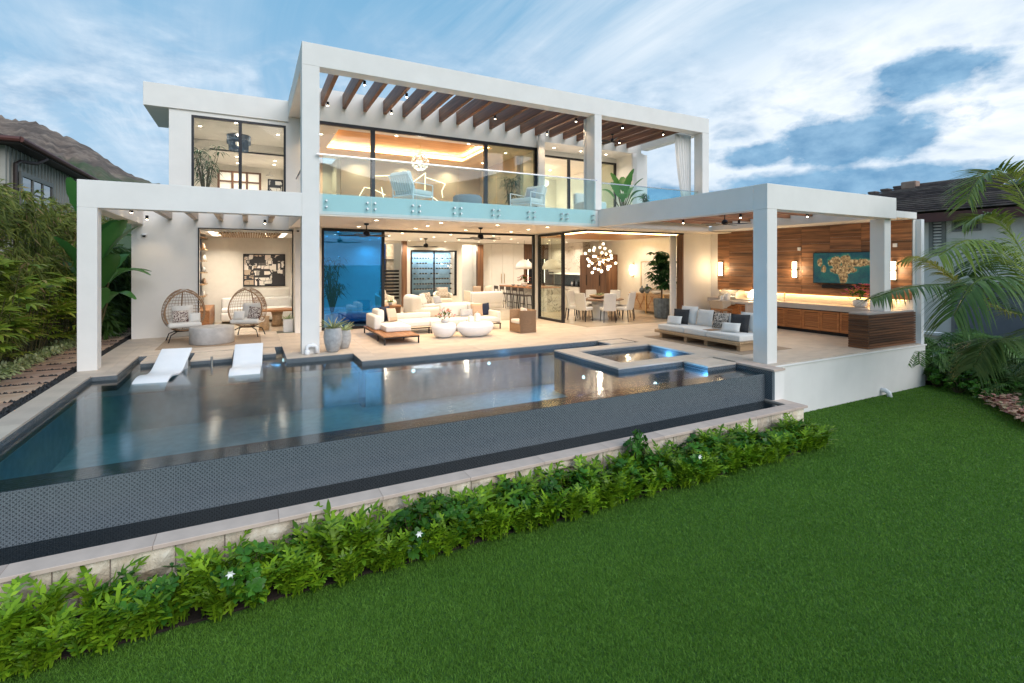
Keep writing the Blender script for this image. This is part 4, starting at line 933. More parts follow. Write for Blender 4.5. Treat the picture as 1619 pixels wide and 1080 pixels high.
g.L.new(g.mix(g.lin(dd, -.01, .01), rock, sea), b.inputs['Emission Color']); b.inputs['Emission Strength'].default_value = .36; b.inputs['Base Color'].default_value = (.01, .01, .01, 1); b.inputs['Roughness'].default_value = .2
t = thing('television', 'wide flat television showing rocky islands in green sea on the wood wall', 'television', (14.90, 8.24, 1.44)); MB().box(0, .06, -.83, .83, 0, .91).build('case', 'black_metal', t, bevel=.004); MB().box(-.004, 0, -.81, .81, .02, .89).build('screen', 'tv_picture', t)
tag(MB().box(-.06, .03, -.58, .58, 0, .11).build('soundbar', 'black_metal', loc=(14.93, 8.22, 1.30), bevel=.01), 'black soundbar mounted under the television', 'soundbar')
def sconce(label, y):
    t = thing('wall_sconce', label, 'lamp', (14.97, y, 1.60), group='outdoor wall sconces')
    MB().box(-.05, 0, -.04, .04, -.02, .50).build('back_plate', 'black_metal', t)
    for z in (0, .26): MB().box(-.13, -.05, -.05, .05, z, z + .21).build('glass_shade', 'sconce_glow', t, bevel=.004)
    MB().box(-.135, -.03, -.055, .055, .215, .255).build('band', 'brushed_steel', t)
    lamp('POINT', (-.28, 0, .24), 9, t, WARM, .08)
sconce('twin-light wall sconce above the grill', 12.37); sconce('twin-light wall sconce left of the television', 9.63); sconce('twin-light wall sconce at the right end of the wood wall', 6.96)
for lab, y, z in (('small white speaker box above the middle wall sconce', 9.53, 2.42), ('small white speaker box above the right wall sconce', 6.95, 2.45)): tag(MB().box(-.03, 0, -.05, .05, 0, .1).build('speaker_box', 'white_plastic', loc=(14.975, y, z), bevel=.005), lab, 'speaker')
# --- ceiling fans
def fan(label, loc, s=1., n=5, rz=20):
    t = thing('ceiling_fan', label, 'fan', loc, rz, 'black ceiling fans')
    MB().lathe([(.07 * s, 0), (.06 * s, -.04 * s), (.02 * s, -.05 * s)], n=16).tube([(0, 0, -.04 * s), (0, 0, -.2 * s)], .014, 8).build('stem', 'black_metal', t)
    MB().lathe([(.04 * s, -.19 * s), (.085 * s, -.23 * s), (.095 * s, -.32 * s), (.06 * s, -.35 * s), (.001, -.35 * s)], n=18).build('motor', 'black_metal', t, True)
    for k in range(n):
        a = 2 * math.pi * k / n
        MB().at((0, 0, -.33 * s), math.degrees(a)).add([(.07 * s, -.03 * s, 0), (.07 * s, .03 * s, .01), (.4 * s, .065 * s, .02), (.72 * s, .05 * s, .015), (.72 * s, -.04 * s, 0), (.4 * s, -.06 * s, -.01), (.07 * s, -.03 * s, -.008), (.07 * s, .03 * s, .002), (.4 * s, .065 * s, .012), (.72 * s, .05 * s, .007), (.72 * s, -.04 * s, -.008), (.4 * s, -.06 * s, -.018)], [(0, 1, 2, 5), (5, 2, 3, 4), (6, 11, 8, 7), (11, 10, 9, 8), (0, 5, 11, 6), (5, 4, 10, 11), (1, 7, 8, 2), (2, 8, 9, 3), (3, 9, 10, 4)]).build('blade', 'black_metal', t)
fan('black ceiling fan on the porch in front of the blue-reflecting glass door', (2.75, 13.71, 3.098)); fan('black ceiling fan on the porch in front of the living room', (6.10, 13.71, 3.098), rz=8); fan('black ceiling fan inside the living room', (6.55, 20.4, 3.098), 1.1, rz=0)
fan('black ceiling fan hanging under the pavilion rafters', (11.9, 9.75, 3.45), .95, rz=14); fan('bronze ceiling fan under the upper terrace rafters', (11.0, 13.6, 6.47), .8, rz=30)
# ================================================================ INTERIOR
def marble(name, c, v, scale):
    m, g, b = newmat(name); tc = g.n('ShaderNodeTexCoord').outputs['Object']
    k = g.m('ABSOLUTE', g.m('SUBTRACT', g.noise(g.map(tc, (1, 1, 1.4), (.3, .5, .2)), scale, 7, .6, 1.6), .5))
    k2 = g.lin(k, 0, .035, 1, 0); k3 = g.lin(g.noise(tc, scale * .7, 3), .4, .6)
    g.L.new(g.mix(g.m('MULTIPLY', k2, k3), c, v), b.inputs['Base Color']); b.inputs['Roughness'].default_value = .15
marble('marble_warm', (.80, .74, .66), (.28, .17, .10), 1.6); marble('marble_grey', (.72, .72, .70), (.16, .16, .17), 2.2)
def artmat(name, sc_, ratio, c1=(.82, .78, .72), c2=(.03, .03, .035)):
    m, g, b = newmat(name); tc = g.n('ShaderNodeTexCoord').outputs['Object']; x, y, z = g.xyz(tc); uv = g.comb(x, z); k = None; cc = c1
    for (s_, rx, rz_, lo) in ((.55, 1.5, .8, .0), (1., .8, 1.7, .35), (1.7, 1.3, 1., .6)):
        v = g.n('ShaderNodeTexVoronoi', distance='CHEBYCHEV', feature='F1'); g.L.new(g.map(uv, (rx, rz_, 1), (0, 0, 0), (s_ * 3, s_ * 7, 0)), v.inputs['Vector']); v.inputs['Scale'].default_value = sc_ * s_; v.inputs['Randomness'].default_value = .85
        v2 = g.n('ShaderNodeTexVoronoi', distance='CHEBYCHEV', feature='F2'); g.L.new(g.map(uv, (rx, rz_, 1), (0, 0, 0), (s_ * 3, s_ * 7, 0)), v2.inputs['Vector']); v2.inputs['Scale'].default_value = sc_ * s_; v2.inputs['Randomness'].default_value = .85
        w = g.n('ShaderNodeTexWhiteNoise'); g.L.new(v.outputs['Color'], w.inputs['Vector']); ln = g.lin(g.m('SUBTRACT', v2.outputs['Distance'], v.outputs['Distance']), .06, .05)
        ln = g.m('MULTIPLY', ln, g.lin(w.outputs['Value'], lo, lo + .01)); k = ln if k is None else g.m('MAXIMUM', k, ln)
        cc = g.mix(g.lin(w.outputs['Value'], ratio + .12, ratio + .13), cc, c2); cc = g.mix(g.lin(w.outputs['Value'], .06, .05), cc, (.5, .40, .30))
    g.L.new(g.mix(k, cc, c2), b.inputs['Base Color']); b.inputs['Roughness'].default_value = .6
artmat('abstract_art', 3.0, .80); artmat('hall_art', 8, .55)
def picture(name, label, m, x0, x1, y, z0, z1, frame='black_metal', fw=.035):
    t = thing(name, label, 'picture', ((x0 + x1) / 2, y, z0)); w = (x1 - x0) / 2; h = z1 - z0
    MB().box(-w, w, -.03, 0, 0, fw).box(-w, w, -.03, 0, h - fw, h).box(-w, -w + fw, -.03, 0, fw, h - fw).box(w - fw, w, -.03, 0, fw, h - fw).build('frame', frame, t); MB().box(-w + fw, w - fw, -.014, 0, fw, h - fw).build('canvas', m, t)
# den -------------------------------------------------------------------------
picture('framed_art', 'large framed black and white abstract picture in the den', 'abstract_art', -.25, 1.10, 19.995, 1.21, 2.37)
hp('slatted_ceiling', 'pale_oak_x', *[(-.85 + .07 * i, -.81 + .07 * i, 16.9, 19.7, 2.92, 2.955) for i in range(24)])
for a, b in ((-1.12, -.98), (.86, 1.0)): hp('ceiling_light_strip', 'ceiling_strip', (a, b, 17.0, 19.5, 2.945, 2.957))

t = thing('bookcase', 'dark recessed shelf unit on the left wall of the den', 'bookcase', (-1.5, 19.2, .9)); MB().box(0, .02, -.6, .6, 0, 2.0).build('back', 'navy_fabric', t)
for k in range(6): MB().box(.02, .2, -.6, .6, .05 + .38 * k, .08 + .38 * k).build('shelf', 'pale_oak', t)
for k, (y, z) in enumerate(((-.3, .08), (.2, .46), (-.1, .84), (.3, 1.22), (-.3, 1.6))): tag(MB().lathe([(.04, 0), (.07, .05), (.05, .14), (.03, .18)], n=14).build('vase', ('white_ceramic', 'tan_fabric', 'pot_stone')[k % 3], None, True, loc=(-1.38, 19.2 + y, .9 + z)), 'small ceramic vase on the den shelves', 'vase', 'vases on the den shelves')
t = thing('den_sofa', 'white sofa against the back wall of the den', 'sofa', (.2, 19.4, 0)); MB().rbox((0, 0, .25), (2.2, .85, .3), .08).build('base', 'white_fabric', t, True); MB().rbox((0, .32, .6), (2.2, .22, .5), .08).build('backrest', 'white_fabric', t, True)
for x in (-.55, .55): MB().rbox((x, -.05, .45), (1.05, .7, .14), .05).build('seat_cushion', 'white_fabric', t, True)
pillow('patterned pillow on the den sofa', 'maze_fabric', (.25, 19.42, .5), 8, .42, .38, .12, 16)
t = thing('wood_table', 'wooden table with a dark bowl inside the den', 'table', (.75, 17.9, 0)); MB().rbox((0, 0, .52), (1.0, .7, .06), .02).build('top', 'teak_x', t); MB().lathe([(.18, 0), (.14, .25), (.18, .49)], n=16).build('pedestal', 'pale_oak', t, True)
t = thing('stump_stool', 'pale wooden stump stool inside the den', 'stool', (.35, 16.95, 0)); MB().lathe([(.15, 0), (.13, .2), (.15, .42), (.001, .43)], n=14).build('stump', 'pale_oak', t, True)
t = thing('den_cabinet', 'orange wood console low on the left wall of the den', 'cabinet', (-1.3, 18.6, 0)); MB().box(-.18, .2, -1.2, 1.2, .1, .62).build('body', 'teak', t); MB().box(-.18, .2, -1.2, 1.2, 0, .1).build('plinth', 'black_metal', t)
# living room -------------------------------------------------------------------
def tub_chair(label, loc, rz):
    t = thing('swivel_chair', label, 'chair', loc, rz, 'cream tub chairs'); vs = []; n = 17
    mb = MB()
    out = []
    for k in range(n):
        a = math.pi * (-.12 + 1.24 * k / (n - 1)); h = .62 + .16 * math.sin(max(0, min(math.pi, a)))
        for r, z in ((.42, .12), (.46, h), (.34, h), (.33, .12)): out.append((r * math.cos(a), r * math.sin(a), z))
    fs = [(i * 4 + j, i * 4 + 4 + j, i * 4 + 4 + (j + 1) % 4, i * 4 + (j + 1) % 4) for i in range(n - 1) for j in range(4)] + [(0, 1, 2, 3), tuple((n - 1) * 4 + j for j in (3, 2, 1, 0))]
    mb.add(out, fs).build('shell', 'cream_fabric', t, True, bevel=.02); MB().rbox((0, -.05, .36), (.66, .62, .2), .07).build('seat_cushion', 'cream_fabric', t, True); MB().lathe([(.25, 0), (.25, .12)], n=20).build('base', 'black_metal', t)
tub_chair('cream tub chair in front of the wine wall', (7.75, 21.6, 0), 0); pillow('diamond-patterned pillow on the tub chair before the wine wall', 'diamond_fabric', (7.75, 21.62, .47), 0, .55, .50, .14, 14)
tub_chair('cream tub chair by the stair at the left of the living room', (5.1, 21.4, 0), 45); pillow('diamond-patterned pillow on the tub chair by the stair', 'diamond_fabric', (5.05, 21.45, .47), 45, .46, .44, .14, 14)
t = thing('living_sofa', 'cream rounded sectional sofa seen through the open living room', 'sofa', (0, 0, 0))
MB().rbox((6.35, 17.6, .27), (2.6, .95, .36), .12).build('base', 'white_fabric', t, True); MB().rbox((5.2, 17.75, .48), (.42, 1.2, .82), .15).build('arm', 'white_fabric', t, True); MB().rbox((6.4, 17.75, .48), (2.2, .7, .12), .05).build('seat_cushion', 'white_fabric', t, True)
t = thing('living_sofa', 'cream sofa with a fringed throw at the right of the living room', 'sofa', (9.0, 19.9, 0), 0); MB().rbox((0, 0, .27), (1.5, .9, .36), .1).build('base', 'white_fabric', t, True); MB().rbox((0, -.35, .55), (1.5, .24, .56), .1).build('backrest', 'white_fabric', t, True); MB().rbox((-.72, .1, .5), (.06, .7, .7), .02).build('throw', 'cream_fabric', t, True)
pillow('cream pillow leaning on the left arm of the living room sofa', 'white_fabric', (5.62, 17.6, .52), 55, .46, .44, .14, 20); pillow('brown patterned pillow behind the cream pillow on the living room sofa', 'diamond_fabric', (5.85, 17.95, .52), 30, .46, .44, .14, 16); pillow('small print pillow on the seat of the living room sofa', 'speckle_fabric', (6.15, 17.65, .52), 20, .36, .32, .12, 22)
pillow('brown pillow on the right living room sofa', 'tan_fabric', (8.7, 19.95, .72), 0, .4, .34, .12, 0); pillow('cream pillow on the right living room sofa', 'cream_fabric', (9.25, 19.95, .72), 0, .4, .34, .12, 0)
t = thing('side_table', 'square wooden side table with a small plant in the living room', 'table', (4.55, 18.3, 0)); MB().box(-.3, .3, -.3, .3, .44, .5).build('top', 'teak_x', t); MB().box(-.28, .28, -.28, .28, 0, .44).build('body', 'walnut', t)
t = thing('potted_plant', 'small green plant in a dark pot on the living room side table', 'plant', (4.5, 18.2, .5)); MB().lathe([(.06, 0), (.08, .12), (.07, .12), (.001, .1)], n=14).build('pot', 'pot_stone', t, True); agave(t, .1, 40, .14, 'fern_leaf', .014)
tag(MB().box(-1.7, 1.7, -1.4, 1.4, 0, .008).build('living_rug', 'pale_rug', loc=(6.9, 19.2, .003)), 'pale patterned rug on the living room floor', 'rug')
t = thing('coffee_table', 'low round wooden table on the living room rug', 'table', (7.3, 19.6, .011)); MB().lathe([(.45, .28), (.47, .3), (.45, .34), (.001, .34)], n=24).build('top', 'teak_x', t, True); MB().lathe([(.2, 0), (.15, .28)], n=16).build('pedestal', 'walnut', t)
# indoor palm behind the door glass coloured with blue reflection
def indoor_palm(name, label, loc, h, n, L, m='indoor_leaf', pot='white_ceramic'):
    t = thing(name, label, 'plant', loc); MB().lathe([(.15, 0), (.2, .05), (.22, .36), (.19, .36), (.001, .33)], n=18).build('pot', pot, t, True); lf = MB(); st = MB()
    for i in range(n):
        a = random.uniform(0, 6.28); b = random.uniform(.05, .22); zt = h * random.uniform(.45, 1.); top = Vector((math.cos(a) * b * zt, math.sin(a) * b * zt, zt)); st.tube([(0, 0, .3), tuple(top)], [.012, .006], 5)
        for k in range(9):
            d = Vector((math.cos(k * .7 + a), math.sin(k * .7 + a), random.uniform(-.4, .5))).normalized(); l = L * random.uniform(.6, 1.1); s_ = d.cross(Vector((0, 0, 1))).normalized() * .018; e_ = top + d * l + Vector((0, 0, -.35 * l)); md = top + d * l * .55
            lf.add([tuple(top), tuple(md + s_), tuple(e_), tuple(md - s_)], [(0, 1, 2, 3)])
    lf.build('leaves', m, t); st.build('stems', 'stem', t); return t
indoor_palm('lady_palm', 'tall potted palm behind the blue-reflecting glass door', (2.35, 17.2, 0), 2.2, 44, .44)
t = thing('bench', 'low green-grey upholstered bench behind the blue-reflecting glass door', 'bench', (3.0, 17.0, 0)); MB().rbox((0, 0, .28), (1.4, .6, .3), .06).build('seat', 'cream_fabric', t, True); MB().box(-.65, .65, -.25, .25, 0, .14).build('base', 'black_metal', t)
# wine wall
t = thing('wine_wall', 'glass-fronted wine display framed in black in the living room back wall', 'wine display', (7.885, 23.3, .45))
MB().box(-1.165, 1.165, -.06, 0, 0, .07).box(-1.165, 1.165, -.06, 0, 2.16, 2.23).box(-1.165, -1.1, -.06, 0, .07, 2.16).box(1.06, 1.165, -.06, 0, .07, 2.16).box(-.03, .03, -.05, 0, .07, 2.16).build('frame', 'black_metal', t)
MB().box(-1.1, 1.06, -.02, -.01, .07, 2.16).build('pane', 'clear_glass', t); MB().box(-1.1, 1.06, .55, .6, 0, 2.23).build('back_panel', 'wine_back' if 'wine_back' in MATS else 'dark_tile', t)
bt = MB(); cap = MB()
for r in range(7):
    for c in range(15):
        if random.random() < .12: continue
        x = -1.02 + .14 * c; z = .35 + .25 * r; bt.tube([(x, .35, z), (x, .18, z), (x, .14, z), (x, .05, z)], [.04, .04, .016, .015], 6); cap.tube([(x, .06, z), (x, .035, z)], .018, 6)
stuff(bt.build('wine_bottles', 'marble_black', t)); stuff(cap.build('bottle_caps', 'brass', t))
for r in range(7): MB().box(-1.1, 1.06, .1, .13, .31 + .25 * r, .32 + .25 * r).build('rack_rail', 'steel', t)
lamp('AREA', (0, .25, 2.15), 34, t, (.75, .88, 1), 2.0, .2)
# stair opening left of the wine wall
hp('stair_stone', 'block_stone', (5.9, 6.25, 24.6, 24.88, 0, 3.0)); hp('stair_window', 'sky_tint_glass', (5.2, 5.9, 24.8, 24.82, 1.2, 3.0)); hp('stair_mullion', 'black_metal', (5.2, 6.25, 24.5, 24.55, 2.2, 2.25), (5.55, 5.6, 24.5, 24.55, 1.1, 3.0))
for k in range(9): hp('stair_slat', 'black_metal', (5.32, 6.28, 23.7, 23.74, .35 + .16 * k, .45 + .16 * k))
lamp('POINT', (5.7, 24.1, 2.7), 18, house, WARM2, .1)
picture('framed_art', 'tall narrow black and white picture in the hallway', 'hall_art', 9.45, 9.75, 24.58, 1.0, 2.4); lamp('POINT', (9.9, 24.0, 2.8), 16, house, WARM2, .1)
# kitchen -----------------------------------------------------------------------
t = thing('tall_cabinets', 'run of tall flush white cabinets at the back of the kitchen', 'cabinet', (11.8, 23.6, 0)); MB().box(-1.3, 1.25, 0, 1.2, 0, 3.09).build('carcass', 'interior_cream', t)
for i, x in enumerate((-1.29, -.66, -.03, .60)): MB().box(x + .003, x + .62, -.02, 0, .08, 2.05).build('door', 'interior_white', t); MB().box(x + .003, x + .62, -.02, 0, 2.06, 3.08).build('door', 'interior_white', t)
for x in (-.12, .06): MB().tube([(x, -.05, 1.0), (x, -.05, 1.5)], .014, 6).build('handle', 'brass', t)
t = thing('display_niche', 'dark wood niche with lit vertical strips right of the white cabinets', 'cabinet', (13.9, 23.6, 0)); MB().box(-.84, 1.05, 0, 1.2, 0, 3.09).build('carcass', 'walnut', t); MB().box(-.7, .95, -.02, 0, .95, 2.3).build('back', 'black_metal', t)
for x in (-.62, -.1, .42): MB().box(x, x + .04, -.04, -.02, 1.0, 2.28).build('light_strip', 'ceiling_strip', t)
t = thing('kitchen_island', 'kitchen island with a dark wood bar top and white marble sides', 'island', (0, 0, 0)); MB().box(11.0, 12.1, 17.9, 21.6, 0, .93).build('body', 'marble_grey', t); MB().box(10.62, 12.15, 18.3, 21.65, .95, 1.0).build('bar_top', 'teak', t, bevel=.005); MB().box(10.95, 12.15, 17.85, 18.29, .93, .97).build('marble_top', 'marble_grey', t)
mat('dark_seat', (.035, .022, .016), .5)
def bar_stool(label, y):
    t = thing('bar_stool', label, 'stool', (10.45, y, 0), group='black bar stools at the kitchen island')
    for sx, sy, h in ((-.18, -.19, .98), (-.18, .19, .98), (.18, -.19, .64), (.18, .19, .64)): MB().tube([(sx * 1.2, sy * 1.1, 0), (sx, sy, .62), (sx * (1.15 if h > .7 else 1), sy, h)], .016, 5).build('leg', 'black_metal', t)
    MB().rbox((0, 0, .65), (.42, .42, .05), .02, 3).build('seat', 'dark_seat', t); MB().box(-.22, -.19, -.2, .2, .84, .99).build('backrest', 'dark_seat', t); MB().box(.19, .22, -.2, .2, .24, .27).build('footrest', 'black_metal', t)
for i, lab in enumerate(('first black bar stool at the island, nearest the porch', 'second black bar stool at the island, counting from the porch', 'third black bar stool at the island, counting from the porch', 'fourth black bar stool at the island, counting from the porch', 'black bar stool at the island nearest the white cabinets')): bar_stool(lab, 18.75 + .62 * i)
bouquet('orange flower arrangement on the kitchen island', (11.3, 20.4, 1.0), 1.25, ['petal_orange', 'petal_pink'], 60)
def pendant(label, loc):
    t = thing('pendant_lamp', label, 'lamp', loc, group='dome pendants over the kitchen island'); MB().lathe([(.42, 0), (.41, .12), (.35, .26), (.22, .38), (.06, .43), (.05, .44), (.05, .42), (.21, .36), (.34, .25), (.4, .1), (.41, 0)], n=28).build('shade', 'white_ceramic', t, True); MB().tube([(0, 0, .43), (0, 0, 3.1 - loc[2])], .006, 5).build('cord', 'black_metal', t); MB().ball((0, 0, .14), .07, 10).build('bulb', 'globe', t)
pendant('white dome pendant over the far end of the kitchen island', (11.2, 20.2, 1.78)); pendant('white dome pendant over the near end of the kitchen island', (11.5, 18.3, 1.78))
for k in range(4): tag(MB().lathe([(.05, 0), (.09, .05), (.1, .06), (.09, .07), (.001, .02)], n=12).build('bowl', 'pot_stone', None, True, loc=(10.8, 18.9 + .55 * k, 1.0)), 'small dark bowl set at a stool place on the kitchen island', 'bowl', 'bowls on the kitchen island')
t = thing('range_wall', 'kitchen range wall with a veined marble hood and dark tile splashback', 'kitchen', (0, 0, 0)); MB().box(14.35, 14.98, 20.3, 23.5, 0, .88).build('base_cabinet', 'interior_white', t); MB().box(14.3, 14.98, 20.3, 23.5, .88, .92).build('counter', 'marble_black', t); MB().box(14.95, 14.985, 20.3, 23.5, .92, 1.45).build('splashback', 'dark_tile', t); MB().box(14.55, 14.985, 20.3, 23.5, 1.6, 3.09).build('hood', 'marble_warm', t); MB().box(14.6, 14.985, 20.3, 23.5, 1.46, 1.5).build('shelf', 'white_ceramic', t); MB().box(14.30, 14.36, 21.6, 22.5, .1, .86).build('oven', 'brushed_steel', t)
lamp('AREA', (14.7, 21.8, 1.58), 12, t, WARM2, .1, 2.8)
for k, (y, h, m) in enumerate(((20.7, .3, 'marble_black'), (20.9, .24, 'blue_pot'), (21.1, .34, 'marble_black'), (21.3, .2, 'white_ceramic'))): tag(MB().lathe([(.04, 0), (.045, h * .6), (.018, h * .75), (.018, h)], n=10).build('bottle', m, None, True, loc=(14.6, y, .92)), 'bottle on the dark range counter', 'bottle', 'bottles on the range counter')
t = thing('pantry_cabinet', 'tall brown wood cabinet between the range and the dining room wall', 'cabinet', (14.97, 19.2, 0)); MB().box(-.6, 0, -1.05, 1.05, 0, 2.45).build('carcass', 'walnut', t)
for k in range(4): MB().box(-.625, -.602, -1.04 + .52 * k, -.53 + .52 * k, .06, 2.43).build('door', 'walnut', t)
for k in range(2): MB().box(-.65, -.626, -.56 + 1.04 * k, -.53 + 1.04 * k, 1.0, 1.5).build('handle', 'black_metal', t)
# dining room ---------------------------------------------------------------------
hp('dining_ceiling_panel', 'ceiling_wood', (10.1, 14.3, 13.7, 17.3, 3.06, 3.085))
for b in [(10.0, 14.4, 13.6, 13.64, 3.07, 3.09), (10.0, 14.4, 17.36, 17.4, 3.07, 3.09), (10.0, 10.04, 13.64, 17.36, 3.07, 3.09), (14.36, 14.4, 13.64, 17.36, 3.07, 3.09)]: hp('cove_light', 'strip_warm', b)
lamp('AREA', (12.2, 13.75, 3.07), 12, house, WARM2, 4.2, .04); lamp('AREA', (12.2, 17.3, 3.07), 12, house, WARM2, 4.2, .04)
t = thing('dining_table', 'round dining table set with plates under the globe chandelier', 'table', (11.35, 14.75, .002)); MB().lathe([(.80, .70), (.86, .715), (.86, .74), (.80, .75), (.001, .75)], n=36).build('top', 'walnut_x', t); MB().lathe([(.34, 0), (.30, .05), (.26, .4), (.32, .70)], n=24).build('pedestal', 'white_ceramic', t, True)
for k in range(8):
    a = k * .785 + .4; tag(MB().lathe([(.001, 0), (.08, 0), (.13, .012), (.125, .016), (.001, .008)], n=18).build('plate', 'white_ceramic', None, True, loc=(11.35 + .62 * math.cos(a), 14.75 + .62 * math.sin(a), .752)), 'plate set on the round dining table', 'plate', 'plates on the dining table')
t = thing('centrepiece', 'pale sculptural bowl in the middle of the dining table', 'bowl', (11.35, 14.75, .752)); MB().lathe([(.12, 0), (.3, .05), (.36, .12), (.34, .13), (.28, .07), (.001, .02)], n=22, sx=1.2).build('bowl', 'pale_oak_x', t, True); agave(t, .08, 24, .18, 'agave_leaf', .02)
def dining_chair(label, a, r=1.02):
    c = (11.35 + r * math.cos(R(a)), 14.75 + r * math.sin(R(a)), .002); t = thing('dining_chair', label, 'chair', c, a - 90, 'cream dining chairs')
    MB().add([(-.22, .20, .42), (.22, .20, .42), (.21, .30, 1.0), (-.21, .30, 1.0), (-.22, .13, .42), (.22, .13, .42), (.21, .24, 1.0), (-.21, .24, 1.0)], [(0, 3, 2, 1), (4, 5, 6, 7), (3, 7, 6, 2), (0, 1, 5, 4), (0, 4, 7, 3), (1, 2, 6, 5)]).build('backrest', 'white_fabric', t, bevel=.02)
    MB().rbox((0, -.03, .44), (.46, .46, .11), .03, 4).build('seat', 'white_fabric', t, True)
    for sx in (-1, 1):
        for sy in (-1, 1): MB().tube([(sx * .19, sy * .19, .40), (sx * .21, sy * .23, 0)], [.02, .013], 6).build('leg', 'black_metal', t)
for a, lab in ((-112, 'cream dining chair with its back to the porch, left of the pair'), (-68, 'cream dining chair with its back to the porch, right of the pair'), (-160, 'cream dining chair turned sideways left of the dining table'), (-20, 'cream dining chair turned sideways right of the dining table'), (25, 'cream dining chair at the right of the dining table by the sideboard'), (68, 'cream dining chair on the far side of the table, right one'), (112, 'cream dining chair on the far side of the table, left one'), (158, 'cream dining chair at the far left of the dining table')): dining_chair(lab, a)
t = thing('globe_chandelier', 'large chandelier of glowing glass globes on brass arms over the dining table', 'chandelier', (11.35, 14.75, 2.18)); MB().ball((0, 0, 0), .11, 14).build('hub', 'brushed_steel', t, True); MB().tube([(0, 0, .1), (0, 0, .9)], .008, 6).lathe([(.06, .88), (.06, .9)], n=14).build('stem', 'brass', t)
g0 = None; gold = math.pi * (3 - 5 ** .5)
for k in range(30):
    zz = 1 - 2 * (k + .5) / 30; rr = math.sqrt(1 - zz * zz); d = Vector((math.cos(gold * k) * rr, math.sin(gold * k) * rr, zz)); l = .42 + .12 * (k % 3 == 0)
    arm = MB().tube([tuple(d * .1), tuple(d * l)], .007, 5).build('arm', 'brass', t)
    if g0 is None: g0 = MB().ball((0, 0, 0), .05, 12).build('globe', 'globe', arm, True, loc=tuple(d * (l + .05)))
    else: inst(g0, arm, tuple(d * (l + .05)))
lamp('POINT', (0, 0, -.16), 34, t, WARM2, .04)
t = thing('sideboard', 'carved wood sideboard against the dining room wall', 'sideboard', (14.55, 15.5, 0)); MB().box(-.28, .3, -1.0, 1.0, .1, .80).build('body', 'pale_oak', t)
for k in range(9): MB().at((-.285, -.9 + .225 * k, .45), rx=35 if k % 2 else -35).box(-.012, .0, -.012, .012, -.33, .33).build('carved_rib', 'teak', t)
for y in (-.98, 0, .98): MB().box(-.31, -.28, y - .02, y + .02, 0, .82).build('upright', 'brass', t)
for lab, y, h in (('squat dark vase on the sideboard', 16.0, .30), ('taller dark vase on the sideboard', 15.7, .38)): tag(MB().lathe([(.05, 0), (.12, h * .3), (.10, h * .6), (.03, h * .8), (.04, h)], n=18).build('vase', 'blue_pot', None, True, loc=(14.5, y, .8)), lab, 'vase')
tag(MB().lathe([(.08, 0), (.18, .04), (.22, .1), (.2, .1), (.001, .03)], n=20).build('bowl', 'white_ceramic', None, True, loc=(14.45, 15.1, .8)), 'wide white bowl on the sideboard', 'bowl')
m, g, b = newmat('line_art'); tc = g.n('ShaderNodeTexCoord').outputs['Object']; k = g.m('ABSOLUTE', g.m('SUBTRACT', g.noise(tc, 3, 6, .6, 1.2), .5)); g.L.new(g.mix(g.lin(k, .0, .006, 1, 0), (.80, .78, .74), (.1, .1, .1)), b.inputs['Base Color'])
t = thing('framed_art', 'framed pale line drawing on the dining room wall', 'picture', (14.995, 15.6, 1.0)); MB().box(-.03, 0, -.95, .95, 0, 1.1).build('canvas', 'line_art', t); MB().box(-.045, 0, -.98, -.95, -.02, 1.12).box(-.045, 0, .95, .98, -.02, 1.12).box(-.045, 0, -.95, .95, -.02, 0).box(-.045, 0, -.95, .95, 1.1, 1.12).build('frame', 'brass', t)
t = thing('wall_sconce', 'brass and glass half-round sconce on the dining room wall', 'lamp', (14.98, 17.1, 1.45)); MB().box(-.05, 0, -.04, .04, 0, .6).build('back_plate', 'brass', t); MB().lathe([(.001, .02), (.12, .1), (.16, .3), (.12, .5), (.001, .58)], (-.05, 0, 0), 18, 1, .5).build('shade', 'globe', t, True); lamp('POINT', (-.3, 0, .3), 8, t, WARM, .08)
t = thing('potted_tree', 'tall umbrella tree in a fluted blue-grey pot at the dining room opening', 'tree', (13.55, 13.9, .002)); MB().lathe([(.22, 0), (.26, .04), (.30, .6), (.29, .72), (.25, .72), (.001, .68)], n=36, flute=.06).build('pot', 'blue_pot', t); MB().tube([(0, 0, .6), (.03, .02, 1.2), (-.02, 0, 1.9)], .03, 8).tube([(.02, .0, 1.0), (.12, .1, 1.6), (.1, .14, 2.1)], .02, 6).build('trunk', 'bark', t); lf = MB()
for i in range(150):
    a = random.uniform(0, 6.28); r = abs(random.gauss(0, .26)); c = Vector((math.cos(a) * min(r, .5), math.sin(a) * min(r, .5), random.uniform(1.15, 2.5)))
    for k in range(7):
        b = k * .9; d = Vector((math.cos(b), math.sin(b), -.45)); s_ = Vector((-math.sin(b), math.cos(b), 0)) * .05
        lf.add([tuple(c), tuple(c + d * .09 + s_), tuple(c + d * .23 + Vector((0, 0, -.04))), tuple(c + d * .09 - s_)], [(0, 1, 2, 3)])
lf.build('crown', 'indoor_leaf', t)
